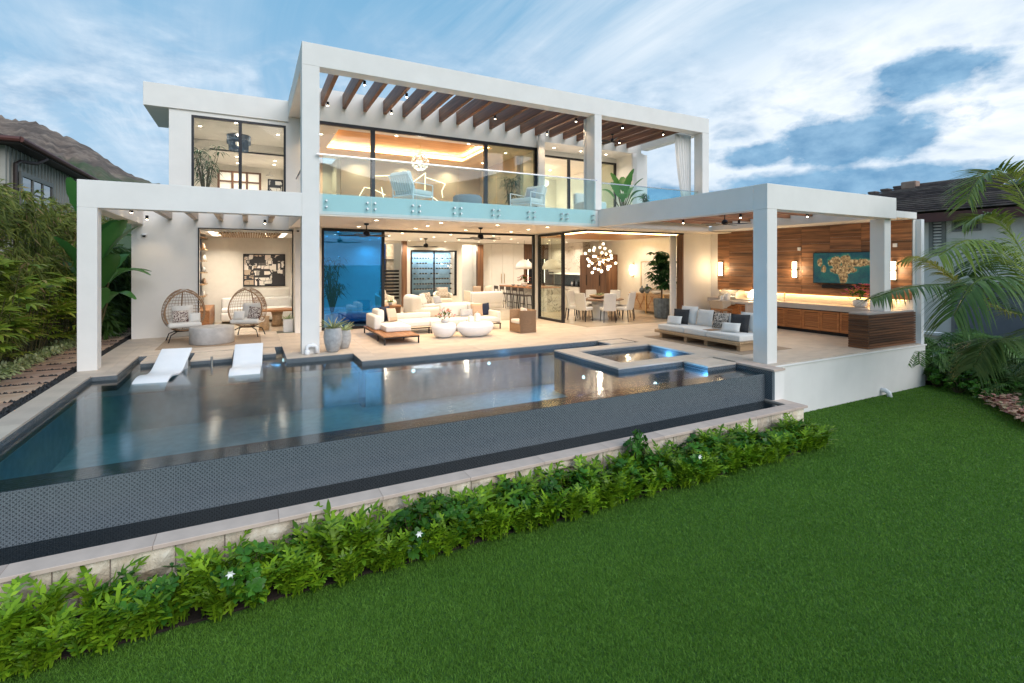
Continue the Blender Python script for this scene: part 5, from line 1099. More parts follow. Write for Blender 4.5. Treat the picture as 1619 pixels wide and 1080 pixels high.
def drape(name, label, x0, x1, y, z0, z1, parent=None, gather=None, axis=0, top=None):
    """hanging cloth with folds; gather pulls it in towards x at the given height"""
    n = 40; rows = 14; vs = []; fs = []; w = x1 - x0
    for j in range(rows):
        v = j / (rows - 1); z = z1 + (z0 - z1) * v
        for i in range(n):
            u = i / (n - 1); x = x0 + w * u
            if gather: gx, gw = gather; q = v ** 1.6 if v < .92 else .9; x = x + ((gx + (u - .5) * gw) - x) * min(1, q)
            yy = y + .035 * math.sin(u * 38 + .4 * math.sin(v * 3)) + .008 * math.sin(u * 91)
            vs.append((x, yy, z) if axis == 0 else (yy, x, z))
    for j in range(rows - 1):
        for i in range(n - 1): a = j * n + i; fs.append((a, a + 1, a + n + 1, a + n))
    o = MB().add(vs, fs).build(name, 'curtain', parent, True); sl = o.modifiers.new('s', 'SOLIDIFY'); sl.thickness = .006
    return tag(o, label, 'curtain')
drape('curtain', 'white curtain at the right side of the dining room opening', 13.2, 13.45, 13.12, .01, 3.04)
# upper floor ---------------------------------------------------------------------
drape('curtain', 'white curtain hanging beside the lounge window on the terrace', 8.75, 9.0, 14.8, 3.62, 6.46); drape('curtain', 'white curtain behind the middle terrace column', 9.06, 9.28, 12.55, 3.62, 6.45)
drape('curtain', 'white curtain tied back at the right corner column of the terrace', 12.8, 13.54, 12.5, 3.62, 6.45, gather=(13.40, .22)); drape('curtain', 'white curtain at the far right corner of the terrace', 13.0, 13.2, 14.9, 3.62, 6.3)
def lounge_chair(label, loc, rz):
    t = thing('terrace_chair', label, 'chair', loc, rz, 'white metal terrace armchairs')
    for sx in (-.38, .38): MB().tube([(sx, -.38, 0), (sx, -.38, .56), (sx, .36, .56), (sx, .36, 0)], .018, 6).build('side_frame', 'white_plastic', t)
    MB().box(-.38, .38, -.38, .38, .22, .25).build('seat_frame', 'white_plastic', t); MB().rbox((0, -.04, .33), (.72, .74, .15), .05).build('seat_cushion', 'white_fabric', t, True); MB().at((0, .28, .36), rx=-22).rbox((0, 0, .26), (.70, .18, .52), .07).build('back_cushion', 'white_fabric', t, True)
    for k in range(9): MB().tube([(-.34 + .085 * k, .36, .24), (-.34 + .085 * k, .52, .74)], .009, 4).build('back_rod', 'white_plastic', t)
    MB().tube([(-.38, .36, .5), (-.36, .53, .76), (.36, .53, .76), (.38, .36, .5)], .016, 6).build('back_frame', 'white_plastic', t)
lounge_chair('white armchair on the terrace with its back to the pool, left one', (3.9, 13.3, 3.602), 118); lounge_chair('white armchair with pillows on the terrace, right one', (7.55, 13.4, 3.602), -65); pillow('patterned pillow on the right terrace armchair', 'speckle_fabric', (7.6, 13.35, 4.0), -65, .4, .36, .12, 16)
t = thing('ottoman', 'round grey ottoman between the terrace armchairs', 'ottoman', (5.55, 13.4, 3.602)); MB().lathe([(.36, 0), (.42, .05), (.42, .32), (.36, .38), (.001, .39)], n=28).build('cushion', 'grey_fabric', t, True)
indoor_palm('parlour_palm', 'leafy potted palm inside the lounge window on the upper floor', (8.1, 15.7, 3.602), 1.55, 16, .42)
def crystal_chandelier(label, loc, r, m, n, drop, cat='chandelier', flat=1.):
    t = thing('chandelier', label, cat, loc); MB().tube([(0, 0, 0), (0, 0, drop)], .008, 5).build('stem', 'brass', t); cr = MB()
    for k in range(n):
        zz = 1 - 2 * (k + .5) / n; rr = math.sqrt(1 - zz * zz); d = Vector((math.cos(gold * k) * rr, math.sin(gold * k) * rr, zz * flat)); c = d * r; u = d.cross(Vector((.3, .2, 1))).normalized() * r * .2; w = d.cross(u).normalized() * r * .2
        cr.add([tuple(c - u), tuple(c - w), tuple(c + u), tuple(c + w), tuple(c * .86)], [(0, 1, 2, 3), (0, 4, 1), (1, 4, 2), (2, 4, 3), (3, 4, 0)])
    cr.build('crystals', m, t); MB().ball((0, 0, 0), r * .3, 10).build('core', 'globe', t); return t
glow_mat('crystal', (1, .88, .68), .28)
c_ = crystal_chandelier('round chandelier of pale glass petals in the upper lounge', (5.25, 17.0, 5.58), .30, 'crystal', 60, .64); lamp('POINT', (0, 0, -.45), 14, c_, WARM2, .05)
c_ = crystal_chandelier('small crystal chandelier in the upper right bedroom', (10.9, 18.2, 5.45), .34, 'crystal', 60, .65, flat=.4); lamp('POINT', (0, 0, -.3), 26, c_, WARM2, .06)
for lab, x in (('glowing bedside sconce on the left of the upper bedroom', 10.2), ('glowing bedside sconce on the right of the upper bedroom', 12.0)):
    t = thing('bedroom_sconce', lab, 'lamp', (x, 20.57, 4.7)); MB().box(-.05, .05, -.1, -.03, 0, .4).build('shade', 'sconce_glow', t); MB().box(-.03, .03, -.03, .02, .1, .3).build('plate', 'brass', t); lamp('POINT', (0, -.25, .2), 14, t, WARM, .1)
t = thing('bed', 'low bed with pale linen in the upper right bedroom', 'bed', (11.1, 19.4, 3.602)); MB().rbox((0, 0, .28), (1.8, 2.1, .5), .1).build('mattress', 'white_fabric', t, True); MB().rbox((0, 1.08, .6), (1.95, .12, 1.1), .04).build('headboard', 'cream_fabric', t, True)
t = thing('terrace_sofa', 'white cushioned seat behind the right terrace railing', 'sofa', (9.75, 13.2, 3.602)); MB().rbox((0, 0, .26), (.8, .8, .3), .08).build('seat_cushion', 'white_fabric', t, True); MB().rbox((-.2, .25, .52), (.5, .2, .4), .08).build('back_cushion', 'white_fabric', t, True); MB().box(-.38, .38, -.38, .38, 0, .1).build('base', 'white_plastic', t)
# upper left room
t = thing('fringe_chandelier', 'blue-grey fringed drum chandelier in the upper left window', 'chandelier', (-.36, 18.7, 5.72)); MB().tube([(0, 0, .5), (0, 0, .6)], .01, 5).build('stem', 'brass', t); fr = MB()
for r, z0, z1, n in ((.34, .22, .5, 60), (.28, .0, .34, 50), (.2, .05, .3, 30)):
    for k in range(n): a = 6.283 * k / n; rr = r * random.uniform(.97, 1.02); fr.tube([(rr * math.cos(a), rr * math.sin(a), z0 + random.uniform(0, .02)), (rr * math.cos(a), rr * math.sin(a), z1)], .010, 4)
fr.build('fringe', 'fringe' if 'fringe' in MATS else 'blue_pot', t); MB().lathe([(.35, .49), (.35, .51)], n=24).build('ring', 'black_metal', t); MB().ball((0, 0, .25), .09, 10).build('bulb', 'globe', t); lamp('POINT', (0, 0, .46), 14, t, WARM2, .08)
t = thing('lattice_doors', 'backlit lattice cupboard doors at the back of the upper left room', 'cupboard', (-.4, 22.5, 3.602)); MB().box(-.75, .75, 0, .05, 0, 2.0).build('lit_back', 'strip_dim' if 'strip_dim' in MATS else 'crystal', t)
for x in (-.72, -.25, .25, .72): MB().box(x - .04, x + .04, -.06, 0, 0, 2.06).build('stile', 'walnut', t)
for z in (.02, .42, .82, 1.22, 1.62, 2.0): MB().box(-.76, .76, -.05, -.001, z, z + .06).build('rail', 'walnut_x', t)
indoor_palm('window_palm', 'bushy potted palm inside the upper left window', (-1.2, 17.3, 3.602), 1.95, 26, .40); picture('framed_art', 'small framed abstract picture leaning in the upper left room', 'abstract_art', .50, .98, 18.9, 4.3, 4.9)
tag(MB().tube([(0, .2, .12), (0, 0, .12), (0, 0, 0)], .012, 6).lathe([(.14, -.02), (.14, 0), (.02, .02)], n=18).build('shower_head', 'steel', loc=(.62, 20.6, 5.3)), 'round shower head seen through the upper left window', 'shower')
# dome camera by the den wall
for lab, x, y, z in (('small dome camera on the white wall under the left pergola', -2.55, 16.47, 2.78), ('small dome camera on the wall beside the portal column', 1.2, 15.66, 2.98)): t = thing('dome_camera', lab, 'camera', (x, y, z)); MB().lathe([(.06, 0), (.06, .03), (.045, .05)], n=16).build('housing', 'white_plastic', t); MB().ball((0, -.02, -.01), .04, 10).build('dome', 'black_metal', t, True)
# ================================================================ PLANTS
class FM:
    """fast quad/tri collector for foliage"""
    def __init__(s): s.v = []; s.f = []
    def leaf(s, base, d, n, L, w, seg=2, droop=.3, shape=.5):
        """pointed leaf along d, flat side facing n"""
        side = d.cross(n).normalized() if d.cross(n).length > 1e-5 else Vector((1, 0, 0))
        o = len(s.v); s.v.append(tuple(base)); g_ = Vector((0, 0, -1))
        for k in range(1, seg + 1):
            u = k / (seg + 1); p = base + d * (L * u) + g_ * (droop * L * u * u); ww = w * (math.sin(math.pi * u ** shape)) ** .8
            s.v += [tuple(p + side * ww), tuple(p - side * ww)]
        s.v.append(tuple(base + d * L + g_ * (droop * L)))
        s.f.append((o, o + 1, o + 2))
        for k in range(seg - 1): a = o + 1 + 2 * k; s.f.append((a, a + 2, a + 3, a + 1))
        a = o + 1 + 2 * (seg - 1); s.f.append((a, a + 2, a + 1))
    def strip(s, pts, r):
        for a, b in zip(pts, pts[1:]):
            a = Vector(a); b = Vector(b); d = (b - a).normalized(); u = d.cross(Vector((0, 0, 1))); u = u.normalized() * r if u.length > 1e-4 else Vector((r, 0, 0)); w = d.cross(u).normalized() * r; o = len(s.v)
            s.v += [tuple(a + u), tuple(a - u * .5 + w), tuple(a - u * .5 - w), tuple(b + u * .8), tuple(b - u * .4 + w * .8), tuple(b - u * .4 - w * .8)]
            s.f += [(o, o + 1, o + 4, o + 3), (o + 1, o + 2, o + 5, o + 4), (o + 2, o, o + 3, o + 5)]
    def build(s, name, m, parent=None, loc=(0, 0, 0), smooth=False):
        mb = MB(); mb.v = s.v; mb.f = s.f; return mb.build(name, m, parent, smooth, loc=loc)
U = random.uniform
def rdir(lo=-.3, hi=1.): a = U(0, 6.283); z = U(lo, hi); r = math.sqrt(max(0, 1 - z * z)); return Vector((r * math.cos(a), r * math.sin(a), z))
def fern(seed, n=21, H_=.50):
    """clump of upright fronds, each a flat blade cut into finger lobes"""
    random.seed(seed); fm = FM()
    for i in range(n):
        a = i * 2.4 + U(-.4, .4); out = U(.05, .27); h = H_ * U(.5, 1.08); base = Vector((U(-.09, .09), U(-.07, .07), 0)); ca, sa = math.cos(a), math.sin(a)
        def pt(u): return base + Vector((ca * out * u ** 1.7, sa * out * u ** 1.7, h * (u - .2 * u ** 4)))
        tw = U(-.6, .6); side = (Vector((-sa, ca, 0)) * math.cos(tw) + Vector((ca, sa, 0)) * math.sin(tw)).normalized()
        N = random.randint(5, 7); wid = U(.011, .018)
        for k in range(N):
            u = .16 + .74 * k / (N - 1); p = pt(u); t_ = (pt(min(1, u + .05)) - pt(u - .05)).normalized(); L = U(.085, .12) * (.55 + .45 * math.sin(math.pi * (k + .6) / N))
            for sg in (-1, 1):
                q = p + side * sg * wid * .5; fm.leaf(q, (t_ * U(.7, 1.) + side * sg).normalized(), t_.cross(side).normalized(), L * .88, .0125, 2, U(.0, .2), .62)
        t_ = (pt(1) - pt(.9)).normalized(); fm.leaf(pt(.88), t_, t_.cross(side).normalized(), U(.1, .15), .019, 2, .1, .7)
        o = len(fm.v); us = (.02, .2, .4, .6, .8, .93)
        for u in us: p = pt(u); w_ = wid * (.25 if u < .1 else 1.); fm.v += [tuple(p + side * w_), tuple(p - side * w_)]
        for k in range(len(us) - 1): q = o + 2 * k; fm.f.append((q, q + 2, q + 3, q + 1))
    return fm
def shrub(seed, H_=.42, n=34, spread=.24):
    random.seed(seed); fm = FM(); st = FM(); tips = []
    for i in range(n):
        a = U(0, 6.283); r = spread * math.sqrt(U(0, 1)); h = H_ * U(.35, 1.) * (1 - .35 * (r / spread) ** 2); c = Vector((r * math.cos(a), r * math.sin(a), h)); ax = Vector((c.x * 1.2, c.y * 1.2, .3)).normalized(); tips.append((c, ax))
        st.strip([(c.x * .2, c.y * .2, 0), tuple(c)], .006)
        q = ax.cross(Vector((.2, .1, 1))).normalized(); w = ax.cross(q)
        for k in range(8):
            b = k * 2.4 + U(-.3, .3); d = (q * math.cos(b) + w * math.sin(b) + ax * U(.1, .8)).normalized(); fm.leaf(c, d, ax, U(.06, .10), U(.017, .026), 3, U(.0, .25), 1.6)
    return fm, st, tips
ferns = [fern(20 + k) for k in range(5)]; shrubs = [shrub(60 + k) for k in range(4)]
fsrc = [None] * 5; ssrc = [None] * 4
random.seed(11)
def flower_star(parent, c):
    mb = MB()
    for k in range(6):
        b = k * 1.047; d = Vector((math.cos(b), -.5, math.sin(b))); w = Vector((-math.sin(b), 0, math.cos(b))) * .012
        mb.add([tuple(c), tuple(c + d * .015 + w * .7), tuple(c + d * .034), tuple(c + d * .015 - w * .7)], [(0, 1, 2, 3)])
    return mb.build('flower', 'petal_white', parent)
FL = 'green fern clump with lobed upright fronds below the stone wall'; SL = 'dark green shrub with rounded leaves among the ferns below the stone wall'
def put_fern(x, y, s, rz):
    k = random.randrange(5)
    if fsrc[k] is None: fsrc[k] = o = ferns[k].build('fern', 'fern_leaf')
    else: o = fsrc[k].copy(); col.objects.link(o)
    o.location = (x, y, -1.055); o.rotation_euler = (U(-.08, .08), U(-.08, .08), R(rz)); o.scale = (s * U(1, 1.15), s * U(1, 1.15), s); tag(o, FL, 'fern', 'ferns below the stone wall'); return o
def put_shrub(x, y, s, rz, label=SL, H_=None):
    k = random.randrange(4); fm, st, tips = shrubs[k]; t = thing('leafy_shrub', label, 'shrub', (x, y, -1.055), rz, 'shrubs below the stone wall')
    if ssrc[k] is None: ssrc[k] = (fm.build('leaves', 'shrub_leaf', t), st.build('stems', 'stem', t))
    else:
        for q in ssrc[k]: c = q.copy(); col.objects.link(c); c.parent = t
    t.scale = (s, s, s * (H_ or 1)); return t, tips
x = -2.1
while x < 8.75:
    big = 1.0 if x > 0 else 1.0
    if random.random() < .72:
        put_fern(x + U(-.05, .05), U(5.22, 5.38), U(.85, 1.18), U(0, 360)); put_fern(x + U(0, .12), U(4.96, 5.08), U(.62, .92), U(0, 360))
    else: put_fern(x + U(-.05, .05), U(4.96, 5.1), U(.65, .95), U(0, 360))
    if random.random() < .45: put_shrub(x + U(-.1, .1), U(5.15, 5.38), U(.85, 1.12), U(0, 360))
    x += .155
for x, lab in ((-.05, 'rounded-leaf shrub bearing a white star flower at the left of the hedge'), (1.55, 'rounded-leaf shrub bearing a white star flower in the middle of the hedge'), (5.6, 'rounded-leaf shrub bearing a white star flower towards the right of the hedge')):
    t, tips = put_shrub(x, 5.2, 1.15, 0, lab); c = max(tips, key=lambda q: q[0].z - q[0].y * .9)[0]; flower_star(t, c + Vector((0, -.06, .05)))
put_shrub(4.85, 5.42, .78, 40, 'taller rounded-leaf shrub standing above the cap of the stone wall', 2.2)
# low leaf litter and soil cover under the hedge is left to the soil material
# ---- left side: bamboo hedge, rhapis palms, variegated edging, heliconia
def hedge_mass(name, label, m, x0, x1, y0, y1, z0, z1, n, L, w, front_bias=1.6):
    random.seed(5); fm = FM(); st = FM()
    for i in range(n):
        y = U(y0, y1); z = z0 + (z1 - z0) * U(0, 1) ** .85; bulge = .35 * math.sin(y * 1.7) * math.sin(z * 2.3 + y) + .25 * math.sin(y * 4.1 + z * 3)
        f = U(0, 1) ** front_bias; x = x1 + bulge - f * (x1 - x0)
        top = z1 - .3 * abs(math.sin(y * 2.2)) - .18 * math.sin(y * 5)
        if z > top: z = top - U(0, .5)
        d = Vector((U(-.2, 1), U(-.9, .6), U(-.9, .35))).normalized(); c = Vector((x, y, z))
        for k in range(7): dd = (d + Vector((U(-.75, .75), U(-.75, .75), U(-.6, .5)))).normalized(); fm.leaf(c, dd, (rdir() + Vector((.6, -.6, .4))).normalized(), L * U(.6, 1.2), w, 1, .3)
    for i in range(60): y = U(y0, y1); x = U(x0, x1 - .2); st.strip([(x, y, z0), (x + U(-.1, .1), y + U(-.1, .1), z1 - .4)], .018)
    t = thing(name, label, 'hedge'); fm.build('foliage', m, t); st.build('canes', 'stem', t); return t
hedge_mass('bamboo_hedge', 'tall dense bamboo hedge along the left side of the garden', 'bamboo_leaf', -5.6, -4.35, 9.0, 22, .2, 3.75, 5200, .27, .019)
def rhapis(seed, H_, n):
    random.seed(seed); fm = FM(); st = FM()
    for i in range(n):
        a = U(0, 6.283); r = .5 * math.sqrt(U(0, 1)); z = H_ * U(.15, 1.); top = Vector((r * math.cos(a), r * math.sin(a), z)); st.strip([(top.x * .4, top.y * .4, 0), tuple(top)], .008)
        d0 = Vector((math.cos(a), math.sin(a), U(.0, .5))).normalized()
        for j in range(2):
            ax = (d0 + rdir(-.3, .6) * .8).normalized(); q = ax.cross(Vector((0, 0, 1))).normalized(); c = top + ax * .12; N = 9
            for k in range(N): b = (k / (N - 1) - .5) * 2.6; d = (ax * math.cos(b) + q * math.sin(b)).normalized(); fm.leaf(c, d, ax.cross(q), U(.26, .40), .03, 2, U(.15, .4), .8)
    return fm, st
rs = [rhapis(90 + k, 1.75, 30) for k in range(3)]; rsrc = [None] * 3; random.seed(3)
for i, (x, y, s) in enumerate(((-4.15, 9.6, 1.), (-4.2, 10.5, 1.05), (-4.1, 11.3, .95), (-4.3, 12.2, 1.15), (-4.15, 13.1, 1.0), (-4.25, 14.1, 1.1), (-4.3, 15.2, 1.), (-4.2, 16.4, .9))):
    t = thing('fan_palm', 'yellow-green lady palm before the bamboo hedge, ' + ('nearest the camera', 'second from the camera', 'third from the camera', 'fourth from the camera', 'fifth from the camera', 'sixth from the camera', 'seventh from the camera', 'farthest from the camera')[i], 'palm', (x, y, -.05), U(0, 360), 'lady palms before the bamboo hedge'); t.scale = (s,) * 3; k = i % 3
    if rsrc[k] is None: rsrc[k] = (rs[k][0].build('leaves', 'rhapis_leaf', t), rs[k][1].build('canes', 'stem', t))
    else:
        for q in rsrc[k]: c = q.copy(); col.objects.link(c); c.parent = t
fm = FM(); random.seed(8)
for i in range(900):
    y = U(9.0, 17.5); x = -4.02 + U(-.16, .16); c = Vector((x, y, U(0, .12)))
    for k in range(3): fm.leaf(c, (rdir(.1, .9) + Vector((.4, -.2, 0))).normalized(), Vector((0, 0, 1)), U(.16, .26), .02, 2, .5, .8)
tag(stuff(fm.build('variegated_edging', 'variegated')), 'cream-striped low plants edging the stepping-stone path', 'ground cover')
def big_leaf_plant(name, label, loc, leaves, m='big_leaf', cat='plant'):
    """leaves: (azimuth, stalk height, stalk lean, blade length, blade width, droop)"""
    t = thing(name, label, cat, loc); st = FM()
    for (a, h, ln, L, w, dr) in leaves:
        d = Vector((math.cos(R(a)), math.sin(R(a)), 0)); top = d * ln + Vector((0, 0, h)); st.strip([tuple(d * .05), tuple(d * ln * .4 + Vector((0, 0, h * .55))), tuple(top)], .02)
        up = (d * .55 + Vector((0, 0, .85))).normalized(); side = d.cross(Vector((0, 0, 1))).normalized(); vs = []; fs = []; N = 10
        for k in range(N + 1):
            u = k / N; p = top + d * (L * u * (.45 + .5 * u * dr)) + Vector((0, 0, L * (u * .9 - dr * u * u))); ww = w * math.sin(math.pi * min(1, u * .93 + .04)) ** .7; f = .28 * ww
            rag = 1 + .08 * math.sin(k * 2.7 + a); vs += [tuple(p + side * ww * rag + Vector((0, 0, f))), tuple(p), tuple(p - side * ww * (2 - rag) + Vector((0, 0, f)))]
        for k in range(N): q = k * 3; fs += [(q, q + 1, q + 4, q + 3), (q + 1, q + 2, q + 5, q + 4)]
        MB().add(vs, fs).build('leaf', m, t, True)
    st.build('stalks', 'stem', t); return t
big_leaf_plant('heliconia', 'large-leaved heliconia growing beside the white wall left of the den', (-3.35, 15.6, -.05), [(-75, .9, .3, 1.2, .2, .4), (-45, 2.2, .15, 1.4, .24, .25), (-100, 1.3, .2, 1.3, .2, .25), (-60, 1.5, .3, 1.3, .22, .3), (-20, 1.6, .25, 1.15, .2, .75), (20, 1.5, .2, 1.2, .2, .6), (-90, 1.9, .2, 1.3, .2, .15), (60, 1.6, .2, 1.2, .22, .3), (110, 1.8, .1, 1.5, .2, .1), (-130, 1.7, .2, 1.4, .2, .2), (0, 2.1, .1, 1.3, .2, .2), (-40, 1.1, .3, 1.0, .18, .8), (170, 1.6, .3, 1.2, .2, .4)])
big_leaf_plant('heliconia', 'taller heliconia with one leaf reaching above the left pergola beam', (-4.1, 18.2, -.05), [(-80, 3.0, .1, 1.5, .22, .15), (-30, 2.6, .2, 1.4, .22, .4), (40, 2.4, .3, 1.3, .2, .5), (-110, 3.2, .1, 1.4, .24, .05), (100, 2.6, .2, 1.2, .2, .3), (0, 1.8, .3, 1.2, .22, .4), (-60, 1.4, .3, 1.2, .2, .5)])
hedge_mass('shade_fill_shrubs', 'dark shrubbery added to fill the shaded gap behind the left pergola', 'dark_palm', -3.95, -3.7, 16.5, 24, -.05, 2.6, 1300, .32, .035, 1.)  # dense dark leaves added to stand in for the black shade here
t = big_leaf_plant('bird_of_paradise', 'potted bird of paradise with large leaves on the right of the terrace', (11.7, 13.9, 3.602), [(-100, 0.85, .15, 0.88, 0.14, .1), (-40, 0.90, .25, 0.80, 0.14, .25), (20, 0.76, .25, 0.76, 0.14, .3), (-160, 0.76, .3, 0.80, 0.14, .35), (90, 0.85, .2, 0.80, 0.14, .2), (-75, 1.04, .08, 0.80, 0.14, .05), (160, 0.71, .3, 0.76, 0.14, .5), (-130, 0.57, .3, 0.72, 0.14, .6), (-15, 0.57, .3, 0.68, 0.14, .6), (50, 1.00, .15, 0.80, 0.14, .15), (-60, 0.66, .25, 0.72, 0.13, .5), (180, 1.00, .12, 0.80, 0.14, .15)], 'big_leaf')
MB().lathe([(.18, 0), (.24, .05), (.25, .36), (.22, .36), (.001, .33)], n=20).build('pot', 'pot_stone', t, True)
indoor_palm('terrace_shrub', 'small leafy potted shrub beside the bird of paradise', (12.75, 13.9, 3.602), .95, 30, .2, 'shrub_leaf')
# ---- right side: coconut palm, understory palms
def frond(fm, pts, Lmax, n=74, w=.019, sag=.9):
    P_ = [Vector(p) for p in pts]
    def cr(u):
        q = u * (len(P_) - 1); i = min(int(q), len(P_) - 2); f = q - i; p0 = P_[max(0, i - 1)]; p1 = P_[i]; p2 = P_[i + 1]; p3 = P_[min(len(P_) - 1, i + 2)]
        return .5 * ((2 * p1) + (p2 - p0) * f + (2 * p0 - 5 * p1 + 4 * p2 - p3) * f * f + (3 * p1 - p0 - 3 * p2 + p3) * f ** 3)
    fm.strip([tuple(cr(k / 14)) for k in range(15)], .018)
    for k in range(n):
        u = .12 + .88 * k / (n - 1); p = cr(min(u, .999)); t_ = (cr(min(1, u + .02)) - cr(max(0, u - .02))).normalized(); side = t_.cross(Vector((0, 0, 1)))
        side = side.normalized() if side.length > .05 else Vector((1, 0, 0)); up = side.cross(t_); L = 1.12 * Lmax * (math.sin(math.pi * (.12 + .8 * u)) ** .6) * U(.9, 1.08)
        for sg in (-1, 1): d = (t_ * U(.65, .9) + side * sg + up * U(.05, .35)).normalized(); fm.leaf(p, d, up, L, w, 4, sag * U(.5, 1.), .55)
random.seed(21)
palm = thing('coconut_palm', 'young coconut palm with long arching fronds at the right edge of the lawn', 'palm', (15.0, 4.0, -1.06)); B0 = (15.0, 4.0, .85)
FR = [([B0, (13.78, 4.31, 1.04), (12.72, 4.52, 1.54), (11.65, 4.74, 1.61), (10.8, 4.96, 1.52), (10.24, 5.14, 1.35)], 0.55, 'coco_dark', 0.75),
      ([B0, (14.2, 4.54, 1.01), (13.55, 4.99, 1.51), (13.23, 5.27, 1.88), (12.95, 5.53, 2.14), (12.78, 5.73, 2.11)], 0.5, 'coco_yellow', 0.7),
      ([B0, (14.06, 4.16, 1.72), (13.39, 4.4, 2.28), (12.61, 4.58, 2.48), (11.84, 4.76, 2.17)], 0.85, 'coco_leaf', 0.9),
      ([B0, (14.98, 4.36, 2.93), (14.62, 4.54, 3.75), (14.26, 4.73, 4.02), (13.92, 4.91, 3.83), (13.74, 5.01, 3.37)], 0.8, 'coco_leaf', 0.35),
      ([B0, (13.17, 3.95, 1.37), (12.35, 4.04, 1.74), (11.55, 4.12, 1.67), (11.1, 4.24, 1.08)], 0.8, 'coco_dark', 0.9),
      ([B0, (13.16, 4.07, 0.56), (12.46, 4.21, 0.53), (12.06, 4.3, 0.07)], 0.6, 'coco_dark', 0.8),
      ([B0, (15.46, 4.78, 2.55), (15.02, 5.13, 3.11), (14.69, 5.41, 2.93)], 0.75, 'coco_leaf', 0.5),
      ([B0, (15.6, 4.0, 2.2), (16.2, 4.1, 3.0), (17.2, 4.1, 2.9)], .7, 'coco_leaf', .7), ([B0, (14.8, 3.2, 1.9), (14.3, 2.4, 2.4), (13.8, 1.6, 2.1)], .7, 'coco_leaf', .7), ([B0, (15.6, 4.8, 1.8), (16.3, 5.6, 2.2), (17, 6.2, 1.7)], .7, 'coco_dark', .7)]
for pts, L, m, sg in FR:
    fm = FM(); frond(fm, [(p[0] - 15., p[1] - 4., p[2] + 1.06) for p in pts], L, sag=sg); fm.build('frond', m, palm)
MB().tube([(0, 0, 0), (.03, 0, .9), (0, 0, 1.95)], [.2, .14, .1], 12).build('trunk', 'bark', palm)
def bush_palm(seed, n, H_):
    random.seed(seed); fm = FM()
    for i in range(n): a = i * 2.4 + U(-.3, .3); r = U(.5, .85) * H_; z = H_ * U(.35, .95); c, s_ = math.cos(a), math.sin(a); frond(fm, [(0, 0, .1), (c * r * .3, s_ * r * .3, z * .8), (c * r * .75, s_ * r * .75, z), (c * r * 1.15, s_ * r * 1.15, z * .7)], .28 * H_, 20, .013, .5)
    return fm
bp = [bush_palm(140 + k, 14, 1.) for k in range(3)]; bsrc = [None] * 3; random.seed(4)
for i, (x, y, s) in enumerate(((15.3, 6.6, 1.05), (16.0, 6.6, 1.25), (15.6, 5.9, .8), (15.9, 5.4, 1.05), (15.4, 4.9, .85), (16.6, 6.0, 1.3), (16.9, 5.0, 1.3), (14.9, 4.5, .8), (15.6, 4.2, 1.0), (14.4, 3.9, .75), (16.2, 7.4, 1.2), (17.6, 6.8, 1.3), (17.6, 5.6, 1.4), (14.4, 3.2, .9))):
    k = i % 3
    if bsrc[k] is None: bsrc[k] = o = bp[k].build('feather_palm', 'dark_palm')
    else: o = bsrc[k].copy(); col.objects.link(o)
    o.location = (x, y, -1.06); o.rotation_euler.z = U(0, 6.28); o.scale = (s,) * 3; tag(o, 'dark green feather palm in the bed beyond the lawn', 'palm', 'feather palms in the right-hand bed')
for i, (x, y, s) in enumerate(((15.2, 6.15, 1.), (15.5, 5.7, .9), (15.1, 5.3, 1.1), (14.6, 4.9, 1.0), (15.0, 4.6, .9), (14.9, 5.6, .8))):
    t, _ = put_shrub(x, y, s * 1.2, U(0, 360), 'low dark green shrub at the foot of the feather palms'); t['group'] = 'shrubs in the right-hand bed'
fm = FM(); random.seed(9)
for i in range(420):
    u = U(0, 1); x = 14.0 - 1.6 * u + U(-.28, .28) + .5; y = 4.75 - 1.3 * u + U(-.25, .25) ; c = Vector((x, y, -1.05 + U(.05, .3) * (1 - abs(U(-1, 1)) * .4)))
    for k in range(3): d = rdir(-.1, .7); fm.leaf(c, d, Vector((0, 0, 1)), U(.09, .15), .042, 2, .35, 1.)
tag(stuff(fm.build('caladium_patch', 'pink_leaf')), 'mounded pink and green leaved plants at the right edge of the lawn', 'ground cover')
# ================================================================ NEIGHBOURS AND HILL
mat('siding', (.40, .385, .34), .8, var=.06, vs=4); mat('dark_trim', (.045, .03, .027), .5, var=.1); mat('grey_trim', (.24, .235, .215), .6, var=.08); mat('roof_tile', (.22, .155, .135), .7, var=.3, vs=3, rnd=.3); mat('beige_render', (.80, .75, .68), .9, var=.05, vs=2); mat('red_fascia', (.11, .035, .028), .6, var=.1); mat('door_grey', (.16, .17, .19), .5, var=.05); mat('brick_dark', (.13, .095, .10), .8, var=.2, rnd=.2); glass('house_glass', (.10, .13, .16), 1.6, .02, 1.7)
nh = thing('neighbour_house', 'grey board-and-batten house with dark gutters behind the bamboo hedge', 'house', (-6.4, 19.9, -.05))
MB().box(-8, 0, 0, 14, 0, 5.6).build('wall', 'siding', nh)
b0 = MB().box(0, .035, -.025, .025, 0, 5.55).build('batten', 'siding', nh, loc=(0, .15, 0))
for k in range(1, 40): inst(b0, nh, (0, .15 + .30 * k, 0))
b1 = MB().box(-.025, .025, -.035, 0, 0, 5.55).build('batten', 'siding', nh, loc=(-.15, 0, 0))
for k in range(1, 20): inst(b1, nh, (-.15 - .30 * k, 0, 0))
w = MB().box(.036, .09, .85, 3.75, 3.72, 3.84).box(.036, .09, .85, 3.75, 4.80, 4.95).box(.036, .09, .85, .97, 3.84, 4.8).box(.036, .09, 3.63, 3.75, 3.84, 4.8).box(.036, .08, 1.83, 1.91, 3.84, 4.8).box(.036, .08, 2.72, 2.80, 3.84, 4.8).box(.036, .075, .97, 3.63, 4.31, 4.36).build('window', 'grey_trim', nh)
